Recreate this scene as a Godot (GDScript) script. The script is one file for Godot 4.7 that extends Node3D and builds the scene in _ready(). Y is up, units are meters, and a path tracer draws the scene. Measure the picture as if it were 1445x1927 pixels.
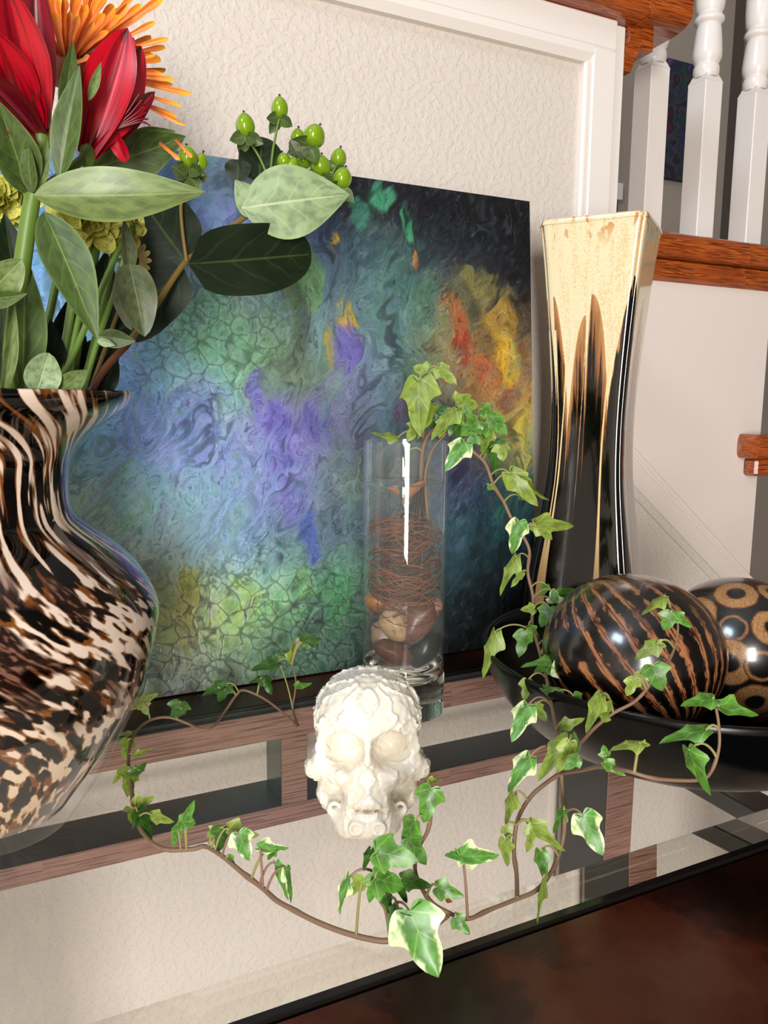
extends Node3D

# Units are metres; y = 0 is the table top, z = -0.81 the face of the wall behind it, x runs along the wall.
const FOCAL := 1447.0
const WALL := -0.81
const FLOOR := -0.76
var eye := Vector3(0, 0.29, 0)
var right_axis: Vector3
var up_axis: Vector3
var ahead: Vector3
var mats := {}
var rng := RandomNumberGenerator.new()


func _ready() -> void:
	make_camera_and_light()
	make_materials()
	make_room()
	make_table()
	make_canvas()
	make_fleck_vase()
	make_drip_vase()
	make_bowl()
	make_balls()
	make_clear_vase()
	make_skull()
	make_ivy()
	make_alstroemeria()
	make_spider_mum()
	make_hypericum()
	make_greens()


# ---------------------------------------------------------------- camera, light, room
func make_camera_and_light() -> void:
	var yaw := deg_to_rad(25.5)
	var pitch := deg_to_rad(8.26)
	var roll := deg_to_rad(0.46)
	ahead = Vector3(sin(yaw) * cos(pitch), -sin(pitch), -cos(yaw) * cos(pitch))
	var r0 := Vector3(cos(yaw), 0, sin(yaw))
	var u0 := r0.cross(ahead)
	right_axis = r0 * cos(roll) + u0 * sin(roll)
	up_axis = u0 * cos(roll) - r0 * sin(roll)
	var cam := Camera3D.new()
	cam.name = "camera"
	cam.transform = Transform3D(Basis(right_axis, up_axis, -ahead), eye)
	cam.fov = rad_to_deg(2.0 * atan(963.5 / FOCAL))
	cam.near = 0.02
	add_child(cam)
	var sky := ProceduralSkyMaterial.new()
	sky.sky_top_color = Color(0.55, 0.70, 0.95)
	sky.sky_horizon_color = Color(0.90, 0.94, 1.0)
	sky.ground_bottom_color = Color(0.45, 0.45, 0.42)
	sky.ground_horizon_color = Color(0.75, 0.77, 0.78)
	var e := Environment.new()
	e.background_mode = Environment.BG_SKY
	e.sky = Sky.new()
	e.sky.sky_material = sky
	e.background_energy_multiplier = 1.0
	e.tonemap_mode = Environment.TONE_MAPPER_LINEAR
	e.tonemap_exposure = 1.04
	e.sdfgi_enabled = true
	e.ssao_enabled = true
	e.ssil_enabled = true
	var we := WorldEnvironment.new()
	we.name = "environment"
	we.environment = e
	add_child(we)
	# unseen tall pane in front lights table and wall, unseen left window the balusters
	window_light("unseen_window_light_front", Vector3(-0.95, 0.38, 2.17), 0.0, Vector2(0.62, 1.70), 12.2, Color(1.0, 0.985, 0.96))
	window_light("unseen_window_light_left", Vector3(-1.97, 2.60, 0.55), -PI / 2, Vector2(0.8, 0.9), 6.0, Color(0.86, 0.93, 1.0))

func window_light(called: String, at: Vector3, turn: float, size: Vector2, energy: float, c: Color) -> void:
	var l := AreaLight3D.new()
	l.name = called
	l.position = at
	l.rotation.y = turn
	l.area_size = size
	l.area_normalize_energy = true
	l.light_energy = energy
	l.light_color = c
	l.area_range = 20.0
	l.area_attenuation = 2.0
	l.shadow_enabled = true
	add_child(l)


# ---------------------------------------------------------------- mesh building
class MB:
	var v := PackedVector3Array()
	var n := PackedVector3Array()
	var uv := PackedVector2Array()
	var ix := PackedInt32Array()

	# a smooth sheet of (nu + 1) x (nv + 1) points from f(u, v); outward is d/du x d/dv
	func grid(nu: int, nv: int, f: Callable, wrap := false, flip := false) -> void:
		var first := v.size()
		var w := nu + 1
		for j in nv + 1:
			for i in nu + 1:
				var a := float(i) / nu
				var b := float(j) / nv
				v.append(f.call(0.0 if wrap and i == nu else a, b))
				uv.append(Vector2(a, b))
				n.append(Vector3.ZERO)
		for j in nv:
			for i in nu:
				var a := first + j * w + i
				tri(a, a + 1, a + w + 1, flip)
				tri(a, a + w + 1, a + w, flip)
		if wrap:
			for j in nv + 1:
				var s := n[first + j * w] + n[first + j * w + nu]
				n[first + j * w] = s
				n[first + j * w + nu] = s
		for k in range(first, v.size()):
			n[k] = n[k].normalized()

	func tri(a: int, b: int, c: int, flip := false) -> void:
		var m := (v[b] - v[a]).cross(v[c] - v[a])
		if flip:
			m = -m
			ix.append_array(PackedInt32Array([a, b, c]))
		else:
			ix.append_array(PackedInt32Array([a, c, b]))
		n[a] += m
		n[b] += m
		n[c] += m

	# flat polygon, corners counter-clockwise seen from outside
	func face(p: Array, t := []) -> void:
		var first := v.size()
		var m: Vector3 = (p[1] - p[0]).cross(p[2] - p[0]).normalized()
		for k in p.size():
			v.append(p[k])
			n.append(m)
			uv.append(t[k] if t.size() > k else Vector2(p[k].x, p[k].y))
		for k in range(1, p.size() - 1):
			ix.append_array(PackedInt32Array([first, first + k + 1, first + k]))

	# box with chamfered edges
	func box(lo: Vector3, hi: Vector3, ch := 0.0, tr := Transform3D()) -> void:
		var c := (lo + hi) * 0.5
		var h := (hi - lo) * 0.5
		ch = minf(ch, minf(h.x, minf(h.y, h.z)) * 0.9)
		for ax in 3:
			for s in [-1.0, 1.0]:
				var b := (ax + 1) % 3
				var d := (ax + 2) % 3
				var q := []
				for k in [[-1, -1], [1, -1], [1, 1], [-1, 1]]:
					var p := Vector3.ZERO
					p[ax] = s * h[ax]
					p[b] = k[0] * (h[b] - ch)
					p[d] = k[1] * (h[d] - ch)
					q.append(tr * (c + p))
				if s < 0:
					q.reverse()
				face(q)
		if ch <= 0.0:
			return
		for ax in 3:
			var b := (ax + 1) % 3
			var d := (ax + 2) % 3
			for sb in [-1.0, 1.0]:
				for sd in [-1.0, 1.0]:
					var q := []
					for k in [[-1, 0], [1, 0], [1, 1], [-1, 1]]:
						var p := Vector3.ZERO
						p[ax] = k[0] * (h[ax] - ch)
						p[b] = sb * (h[b] - ch * k[1])
						p[d] = sd * (h[d] - ch * (1 - k[1]))
						q.append(tr * (c + p))
					if sb * sd > 0:
						q.reverse()
					face(q)
		for sx in [-1.0, 1.0]:
			for sy in [-1.0, 1.0]:
				for sz in [-1.0, 1.0]:
					var q := [tr * (c + Vector3(sx * h.x, sy * (h.y - ch), sz * (h.z - ch))), tr * (c + Vector3(sx * (h.x - ch), sy * h.y, sz * (h.z - ch))), tr * (c + Vector3(sx * (h.x - ch), sy * (h.y - ch), sz * h.z))]
					if sx * sy * sz < 0:
						q.reverse()
					face(q)

	# profile of (radius, height) turned round a vertical axis; heights rising means outward
	func lathe(profile: PackedVector2Array, sides: int, at := Vector3.ZERO, flip := false) -> void:
		var m := profile.size() - 1
		grid(sides, m, func(a: float, b: float) -> Vector3:
			var q := profile[roundi(b * m)]
			return at + Vector3(q.x * sin(a * TAU), q.y, q.x * cos(a * TAU)), true, flip)

	# round bar along points; r gives one radius per point
	func tube(p: PackedVector3Array, r: PackedFloat32Array, sides := 7, caps := true) -> void:
		var side := Vector3.ZERO
		var rings := []
		for k in p.size():
			var t := (p[mini(k + 1, p.size() - 1)] - p[maxi(k - 1, 0)]).normalized()
			if k == 0:
				side = t.cross(Vector3.UP if absf(t.y) < 0.9 else Vector3.RIGHT).normalized()
			side = (side - t * side.dot(t)).normalized()
			rings.append([side, t.cross(side)])
		var m := p.size() - 1
		grid(sides, m, func(a: float, b: float) -> Vector3:
			var k := roundi(b * m)
			return p[k] + (rings[k][0] * cos(a * TAU) + rings[k][1] * sin(a * TAU)) * r[k], true)
		if caps:
			for e in [0, m]:
				var q := []
				for i in sides:
					var a: float = TAU * i / sides
					q.append(p[e] + (rings[e][0] * cos(a) + rings[e][1] * sin(a)) * r[e])
				if e == 0:
					q.reverse()
				face(q)

	# profile in (z, y), counter-clockwise seen from +x, drawn out along x
	func extrude(profile: Array, x0: float, x1: float) -> void:
		var m := profile.size()
		for k in m:
			var a: Vector2 = profile[k]
			var b: Vector2 = profile[(k + 1) % m]
			face([Vector3(x0, a.y, a.x), Vector3(x1, a.y, a.x), Vector3(x1, b.y, b.x), Vector3(x0, b.y, b.x)])
		var poly := PackedVector2Array(profile)
		var t := Geometry2D.triangulate_polygon(poly)
		for k in range(0, t.size(), 3):
			for e in 2:
				var x := x1 if e else x0
				var q := []
				for c in 3:
					q.append(Vector3(x, poly[t[k + c]].y, poly[t[k + c]].x))
				var m2: Vector3 = (q[1] - q[0]).cross(q[2] - q[0])
				if (m2.x > 0) != (e == 1):
					q.reverse()
				face(q)

	func ball(c: Vector3, r: Vector3, basis := Basis(), nu := 20, nv := 12) -> void:
		grid(nu, nv, func(a: float, b: float) -> Vector3:
			var th := PI * (1.0 - b)
			return c + basis * Vector3(r.x * sin(th) * sin(a * TAU), r.y * cos(th), r.z * sin(th) * cos(a * TAU)), true)

	func done(m: Material) -> ArrayMesh:
		var arrays := []
		arrays.resize(Mesh.ARRAY_MAX)
		arrays[Mesh.ARRAY_VERTEX] = v
		arrays[Mesh.ARRAY_NORMAL] = n
		arrays[Mesh.ARRAY_TEX_UV] = uv
		arrays[Mesh.ARRAY_INDEX] = ix
		var mesh := ArrayMesh.new()
		mesh.add_surface_from_arrays(Mesh.PRIMITIVE_TRIANGLES, arrays)
		mesh.surface_set_material(0, m)
		return mesh


# ---------------------------------------------------------------- naming
var counts := {}

func numbered(called: String) -> String:
	var k: int = counts.get(called, 0)
	counts[called] = k + 1
	return called if k == 0 else "%s_%03d" % [called, k]

func put(mb: MB, called: String, m: Material, parent: Node = self) -> MeshInstance3D:
	var o := MeshInstance3D.new()
	o.mesh = mb.done(m)
	o.name = numbered(called) if parent == self else called
	o.cast_shadow = GeometryInstance3D.SHADOW_CASTING_SETTING_ON
	parent.add_child(o, true)
	return o

func thing(called: String, label: String, category: String, group := "") -> Node3D:
	var o := Node3D.new()
	o.name = numbered(called)
	add_child(o, true)
	tag(o, label, category, group)
	return o

func tag(o: Node, label: String, category: String, group := "") -> void:
	o.set_meta("label", label)
	o.set_meta("category", category)
	if group != "":
		o.set_meta("group", group)

func struct(mb: MB, called: String, m: Material, label: String, category: String, parent: Node = self) -> MeshInstance3D:
	var o := put(mb, called, m, parent)
	if parent == self:
		o.set_meta("kind", "structure")
		tag(o, label, category)
	return o


# ---------------------------------------------------------------- reference points
func aim(px: float, py: float) -> Vector3:
	return ahead + right_axis * (px - 722.5) / FOCAL - up_axis * (py - 963.5) / FOCAL

# the point of a line of sight on the plane z = const, on the height y = const, or at a depth
func on_z(px: float, py: float, z: float) -> Vector3:
	var d := aim(px, py)
	return eye + d * (z - eye.z) / d.z

func on_y(px: float, py: float, y: float) -> Vector3:
	var d := aim(px, py)
	return eye + d * (y - eye.y) / d.y

func on_k(px: float, py: float, k: float) -> Vector3:
	return eye + aim(px, py) * k

func depth(p: Vector3) -> float:
	return (p - eye).dot(ahead)

# z < 0: that plane; z >= 0: that height over the table
func spot(c: Vector3) -> Vector3:
	return on_z(c.x, c.y, c.z) if c.z < 0.0 else on_y(c.x, c.y, c.z)

func curve(p: PackedVector3Array, per := 6) -> PackedVector3Array:
	var out := PackedVector3Array()
	for k in p.size() - 1:
		var a := p[maxi(k - 1, 0)]
		var d := p[mini(k + 2, p.size() - 1)]
		for i in per:
			out.append(p[k].cubic_interpolate(p[k + 1], a, d, float(i) / per))
	out.append(p[p.size() - 1])
	return out

func curve2(p: Array, per := 5) -> PackedVector2Array:
	var out := PackedVector2Array()
	for k in p.size() - 1:
		var a: Vector2 = p[maxi(k - 1, 0)]
		var d: Vector2 = p[mini(k + 2, p.size() - 1)]
		for i in per:
			out.append((p[k] as Vector2).cubic_interpolate(p[k + 1], a, d, float(i) / per))
	out.append(p[p.size() - 1])
	return out

func taper(count: int, r0: float, r1: float) -> PackedFloat32Array:
	var r := PackedFloat32Array()
	for k in count:
		r.append(lerpf(r0, r1, float(k) / maxi(count - 1, 1)))
	return r


# ---------------------------------------------------------------- materials
func mat(called: String, c: Color, rough := 0.6, spec := 0.5) -> StandardMaterial3D:
	var m := StandardMaterial3D.new()
	m.resource_name = called
	m.albedo_color = c
	m.roughness = rough
	m.metallic_specular = spec
	mats[called] = m
	return m

func noise(kind: int, freq: float, sd: int, oct := 3) -> FastNoiseLite:
	var f := FastNoiseLite.new()
	f.noise_type = kind
	f.frequency = freq
	f.seed = sd
	f.fractal_octaves = oct
	f.fractal_type = FastNoiseLite.FRACTAL_FBM if oct > 1 else FastNoiseLite.FRACTAL_NONE
	return f

func noise_tex(f: FastNoiseLite, size: int, ramp: Gradient = null) -> NoiseTexture2D:
	var t := NoiseTexture2D.new()
	t.width = size
	t.height = size
	t.seamless = true
	t.noise = f
	t.color_ramp = ramp
	return t

func ramp(stops: Array) -> Gradient:
	var g := Gradient.new()
	var o := PackedFloat32Array()
	var c := PackedColorArray()
	for s in stops:
		o.append(s[0])
		c.append(s[1])
	g.offsets = o
	g.colors = c
	return g

func relief(m: StandardMaterial3D, t: Texture2D, cm: float, scale := 0.0) -> void:
	m.heightmap_enabled = true
	m.heightmap_texture = t
	m.heightmap_scale = cm
	if scale > 0.0:
		m.uv1_triplanar = true
		m.uv1_world_triplanar = true
		m.uv1_scale = Vector3.ONE * scale

func picture(w: int, h: int, f: Callable) -> ImageTexture:
	var im := Image.create_empty(w, h, false, Image.FORMAT_RGB8)
	for y in h:
		for x in w:
			im.set_pixel(x, y, f.call((x + 0.5) / w, (y + 0.5) / h))
	return ImageTexture.create_from_image(im)

func hexes(s: String) -> PackedColorArray:
	var out := PackedColorArray()
	for w in s.split(" ", false):
		out.append(Color(w))
	return out

func pane(called: String, alpha := 0.02) -> StandardMaterial3D:
	var m := mat(called, Color(0.92, 0.97, 0.95, alpha), 0.0, 0.24)
	m.transparency = BaseMaterial3D.TRANSPARENCY_ALPHA
	return m

func solid_glass(called: String, c: Color, scale := 0.05) -> StandardMaterial3D:
	var m := mat(called, c, 0.0)
	m.transparency = BaseMaterial3D.TRANSPARENCY_ALPHA
	m.refraction_enabled = true
	m.refraction_scale = scale
	return m

func leafy(called: String, t: Texture2D, rough: float, glow: Color) -> StandardMaterial3D:
	var m := mat(called, Color.WHITE, rough)
	m.albedo_texture = t
	m.cull_mode = BaseMaterial3D.CULL_DISABLED
	m.backlight_enabled = true
	m.backlight = glow
	return m

# a blade: midrib along v, side veins sweeping forward, margin towards |u - 0.5| = 0.5
func blade_tex(base: Color, vein: Color, edge: Color, veins: float, sd: int) -> ImageTexture:
	var f := noise(FastNoiseLite.TYPE_SIMPLEX_SMOOTH, 0.02, sd)
	return picture(192, 256, func(u: float, v: float) -> Color:
		var s := absf(u - 0.5) * 2.0
		var c := base.lerp(base.darkened(0.25), clampf(f.get_noise_2d(u * 192, v * 256) + 0.3, 0, 1))
		var ph := fposmod((v - s * 0.28) * veins + f.get_noise_2d(u * 90 + 500, v * 90) * 0.25, 1.0)
		c = c.lerp(vein, 0.35 * smoothstep(0.10, 0.0, minf(ph, 1.0 - ph)) * smoothstep(1.0, 0.5, s))
		c = c.lerp(vein, 0.8 * smoothstep(0.05, 0.015, s))
		return c.lerp(edge, smoothstep(0.82, 1.0, s) * 0.7))

# an ivy blade: veins fan out from the stalk; cream is how far the pale margin reaches in
func ivy_tex(base: Color, vein: Color, cream: Color, reach: float, sd: int) -> ImageTexture:
	var f := noise(FastNoiseLite.TYPE_SIMPLEX_SMOOTH, 0.018, sd)
	var tips := [Vector2(0, 1.0), Vector2(0.62, 0.30), Vector2(-0.62, 0.30), Vector2(0.3, -0.12), Vector2(-0.3, -0.12), Vector2(0.3, 0.66), Vector2(-0.3, 0.66)]
	return picture(160, 160, func(u: float, v: float) -> Color:
		var p := Vector2((u - 0.5) * 1.4, v * 1.2 - 0.15)
		var g := f.get_noise_2d(u * 160, v * 160)
		var c := base.lerp(base.darkened(0.3), clampf(g * 1.5 + 0.4, 0, 1))
		var q := Geometry2D.get_closest_point_to_segment(p, Vector2.ZERO, Vector2(0, 0.95)).distance_to(p)
		var rim := absf(p.x) * 1.25 + maxf(p.y - 0.45, 0.0) * 0.55
		c = c.lerp(cream, reach * smoothstep(0.30, 0.52, rim + g * 0.35))
		for k in tips.size():
			var a := Vector2.ZERO if k < 5 else Vector2(0, 0.3)
			var d := Geometry2D.get_closest_point_to_segment(p, a, tips[k] * 0.95).distance_to(p)
			c = c.lerp(vein, 0.55 * smoothstep(0.022, 0.006, d))
		return c.lerp(base.darkened(0.2), 0.25 * smoothstep(0.25, 0.0, q)))

func wood_tex(light: Color, dark: Color, pore: Color, sd: int, stretch: float) -> ImageTexture:
	var f := noise(FastNoiseLite.TYPE_SIMPLEX_SMOOTH, 0.012, sd, 4)
	var g := noise(FastNoiseLite.TYPE_SIMPLEX, 0.09, sd + 1, 2)
	return picture(384, 384, func(u: float, v: float) -> Color:
		var a := u * 384
		var b := v * 384
		var w := f.get_noise_2d(a / stretch, b) * 9.0
		var ring := 0.5 + 0.5 * sin(w * TAU * 0.6 + b * 0.05)
		var c := light.lerp(dark, ring * 0.65 + 0.2 * f.get_noise_2d(a * 0.2, b * 2.0))
		return c.lerp(pore, smoothstep(0.28, 0.5, g.get_noise_2d(a / stretch * 0.8, b * 1.4)) * 0.75))

func make_materials() -> void:
	var orange_peel := noise(FastNoiseLite.TYPE_SIMPLEX_SMOOTH, 0.018, 4, 3)
	orange_peel.domain_warp_enabled = true
	orange_peel.domain_warp_amplitude = 18.0
	orange_peel.domain_warp_frequency = 0.02
	var peel := noise_tex(orange_peel, 1024, ramp([[0.0, Color.BLACK], [0.44, Color(0.1, 0.1, 0.1)], [0.56, Color(0.75, 0.75, 0.75)], [0.72, Color(0.95, 0.95, 0.95)], [1.0, Color.WHITE]]))
	relief(mat("wall_paint", Color(0.815, 0.775, 0.74), 0.55), peel, 0.042, 5.0)
	mat("white_gloss", Color(0.90, 0.87, 0.85), 0.28)
	mat("stair_paint", Color(0.88, 0.83, 0.80), 0.5)
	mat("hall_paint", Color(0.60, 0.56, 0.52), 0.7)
	mat("ceiling_paint", Color(0.90, 0.89, 0.87), 0.8)
	mat("bounce_floor_paint", Color(0.74, 0.68, 0.60), 0.5)  # pale tone picked to bounce light up under the table
	var oak := wood_tex(Color(0.72, 0.36, 0.13), Color(0.47, 0.19, 0.06), Color(0.22, 0.08, 0.03), 11, 7.0)
	var m := mat("oak", Color.WHITE, 0.25)
	m.albedo_texture = oak
	m.uv1_triplanar = true
	m.uv1_scale = Vector3(3.0, 9.0, 9.0)
	m.clearcoat_enabled = true
	m.clearcoat = 0.5
	m.clearcoat_roughness = 0.12
	var dark := wood_tex(Color(0.56, 0.42, 0.37), Color(0.47, 0.335, 0.29), Color(0.30, 0.20, 0.17), 21, 9.0)
	m = mat("table_wood", Color.WHITE, 0.38)
	m.albedo_texture = dark
	m.uv1_triplanar = true
	m.uv1_scale = Vector3(2.5, 8.0, 8.0)
	var burl := noise(FastNoiseLite.TYPE_SIMPLEX_SMOOTH, 0.006, 31, 5)
	burl.domain_warp_enabled = true
	burl.domain_warp_amplitude = 40.0
	m = mat("table_lacquer", Color.WHITE, 0.24, 0.4)
	m.albedo_texture = noise_tex(burl, 512, ramp([[0.0, Color(0.07, 0.025, 0.015)], [0.4, Color(0.15, 0.052, 0.025)], [0.62, Color(0.28, 0.11, 0.05)], [1.0, Color(0.34, 0.18, 0.11)]]))
	m.uv1_triplanar = true
	m.uv1_scale = Vector3.ONE * 2.2
	mat("table_edge", Color(0.10, 0.075, 0.065), 0.25)
	mat("table_frame_shade", Color(0.16, 0.15, 0.14), 0.22)  # dark frame colour, also stands in for shadow on the wall behind
	mat("black_lacquer", Color(0.012, 0.012, 0.014), 0.26, 0.38)
	pane("table_glass", 0.02)
	pane("vase_glass", 0.03)
	pane("thin_glass", 0.02)
	pane("water", 0.03)
	mats.water.metallic_specular = 0.15
	mats.thin_glass.metallic_specular = 0.42
	solid_glass("bevel_glass", Color(0.98, 0.98, 0.96, 0.0))
	mats.bevel_glass.metallic_specular = 0.3
	solid_glass("thick_glass", Color(0.96, 0.99, 0.98, 0.0))
	leafy("ivy_green", ivy_tex(Color(0.33, 0.54, 0.18), Color(0.55, 0.70, 0.36), Color(0.62, 0.74, 0.38), 0.3, 5), 0.38, Color(0.30, 0.42, 0.10))
	leafy("ivy_cream", ivy_tex(Color(0.36, 0.58, 0.24), Color(0.62, 0.75, 0.46), Color(0.86, 0.89, 0.68), 1.0, 6), 0.38, Color(0.34, 0.42, 0.18))
	leafy("ivy_olive", ivy_tex(Color(0.53, 0.62, 0.24), Color(0.68, 0.74, 0.40), Color(0.66, 0.72, 0.36), 0.4, 7), 0.42, Color(0.45, 0.50, 0.12))
	leafy("ivy_dark", ivy_tex(Color(0.19, 0.37, 0.10), Color(0.38, 0.52, 0.22), Color(0.28, 0.44, 0.14), 0.3, 8), 0.38, Color(0.22, 0.32, 0.06))
	mat("ivy_stem", Color(0.50, 0.39, 0.30), 0.6)
	mat("ivy_stalk", Color(0.58, 0.56, 0.34), 0.5)
	mat("ivy_stalk_pink", Color(0.56, 0.43, 0.36), 0.5)
	mat("root", Color(0.52, 0.29, 0.14), 0.6)
	mat("root_brown", Color(0.27, 0.14, 0.07), 0.6)
	mat("dead_leaf", Color(0.55, 0.33, 0.16), 0.6)
	leafy("leaf_green", blade_tex(Color(0.29, 0.375, 0.17), Color(0.47, 0.55, 0.31), Color(0.42, 0.51, 0.26), 5.0, 41), 0.46, Color(0.20, 0.30, 0.06))
	leafy("leaf_pale", blade_tex(Color(0.57, 0.66, 0.48), Color(0.74, 0.79, 0.60), Color(0.57, 0.66, 0.45), 5.0, 42), 0.5, Color(0.30, 0.36, 0.16))
	leafy("leaf_dark", blade_tex(Color(0.09, 0.145, 0.07), Color(0.25, 0.32, 0.15), Color(0.10, 0.155, 0.07), 5.0, 43), 0.5, Color(0.06, 0.10, 0.02))
	leafy("leaf_sage", blade_tex(Color(0.45, 0.53, 0.31), Color(0.56, 0.63, 0.40), Color(0.52, 0.60, 0.34), 9.0, 44), 0.4, Color(0.24, 0.30, 0.10))
	leafy("leaf_grey", blade_tex(Color(0.30, 0.34, 0.22), Color(0.45, 0.48, 0.32), Color(0.36, 0.38, 0.22), 6.0, 45), 0.45, Color(0.12, 0.15, 0.05))
	mats.leaf_dark.metallic_specular = 0.35
	mat("stem_green", Color(0.36, 0.47, 0.17), 0.45)
	mat("stem_brown", Color(0.50, 0.40, 0.19), 0.45)
	mat("stem_red", Color(0.36, 0.19, 0.10), 0.5)
	m = mat("berry", Color(0.47, 0.60, 0.07), 0.18)
	m.clearcoat_enabled = true
	m.clearcoat = 0.6
	m.clearcoat_roughness = 0.1
	m.subsurf_scatter_enabled = true
	m.subsurf_scatter_strength = 0.12
	mat("berry_tip", Color(0.16, 0.07, 0.05), 0.6)
	leafy("mum_green", blade_tex(Color(0.88, 0.87, 0.45), Color(0.90, 0.90, 0.5), Color(0.84, 0.83, 0.4), 1.0, 46), 0.5, Color(0.40, 0.40, 0.08))
	leafy("daisy_cream", blade_tex(Color(0.80, 0.72, 0.46), Color(0.70, 0.58, 0.30), Color(0.84, 0.78, 0.55), 1.0, 47), 0.5, Color(0.3, 0.28, 0.12))
	mat("daisy_heart", Color(0.20, 0.13, 0.06), 0.7)
	var sf := noise(FastNoiseLite.TYPE_SIMPLEX, 0.03, 51)
	leafy("petal_orange", picture(48, 192, func(u: float, v: float) -> Color:
		var c := Color(0.92, 0.48, 0.18).lerp(Color(0.97, 0.64, 0.34), clampf(sf.get_noise_2d(u * 300, v * 40) + 0.5, 0, 1))
		return c.lerp(Color(0.98, 0.70, 0.10), smoothstep(0.62, 0.95, v)).lerp(Color(0.50, 0.16, 0.03), smoothstep(0.4, 0.0, v) * 0.6)), 0.42, Color(0.5, 0.25, 0.03))
	leafy("petal_red", picture(96, 192, func(u: float, v: float) -> Color:
		var s := absf(u - 0.5) * 2.0
		var c := Color(0.74, 0.03, 0.13).lerp(Color(0.50, 0.015, 0.10), clampf(sf.get_noise_2d(u * 260, v * 30) * 1.2 + 0.4, 0, 1))
		c = c.lerp(Color(0.82, 0.50, 0.44), smoothstep(0.35, 0.0, s) * smoothstep(0.55, 0.05, v) * 0.8)
		return c.lerp(Color(0.12, 0.10, 0.06), smoothstep(0.86, 1.0, v) * smoothstep(0.6, 0.1, s))), 0.32, Color(0.45, 0.03, 0.06))
	leafy("petal_wine", picture(96, 192, func(u: float, v: float) -> Color:
		var s := absf(u - 0.5) * 2.0
		var c := Color(0.46, 0.03, 0.11).lerp(Color(0.66, 0.30, 0.34), smoothstep(0.5, 0.0, s) * 0.8)
		return c.lerp(Color(0.22, 0.04, 0.07), clampf(sf.get_noise_2d(u * 260, v * 26) + 0.2, 0, 1))), 0.35, Color(0.30, 0.02, 0.04))


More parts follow.
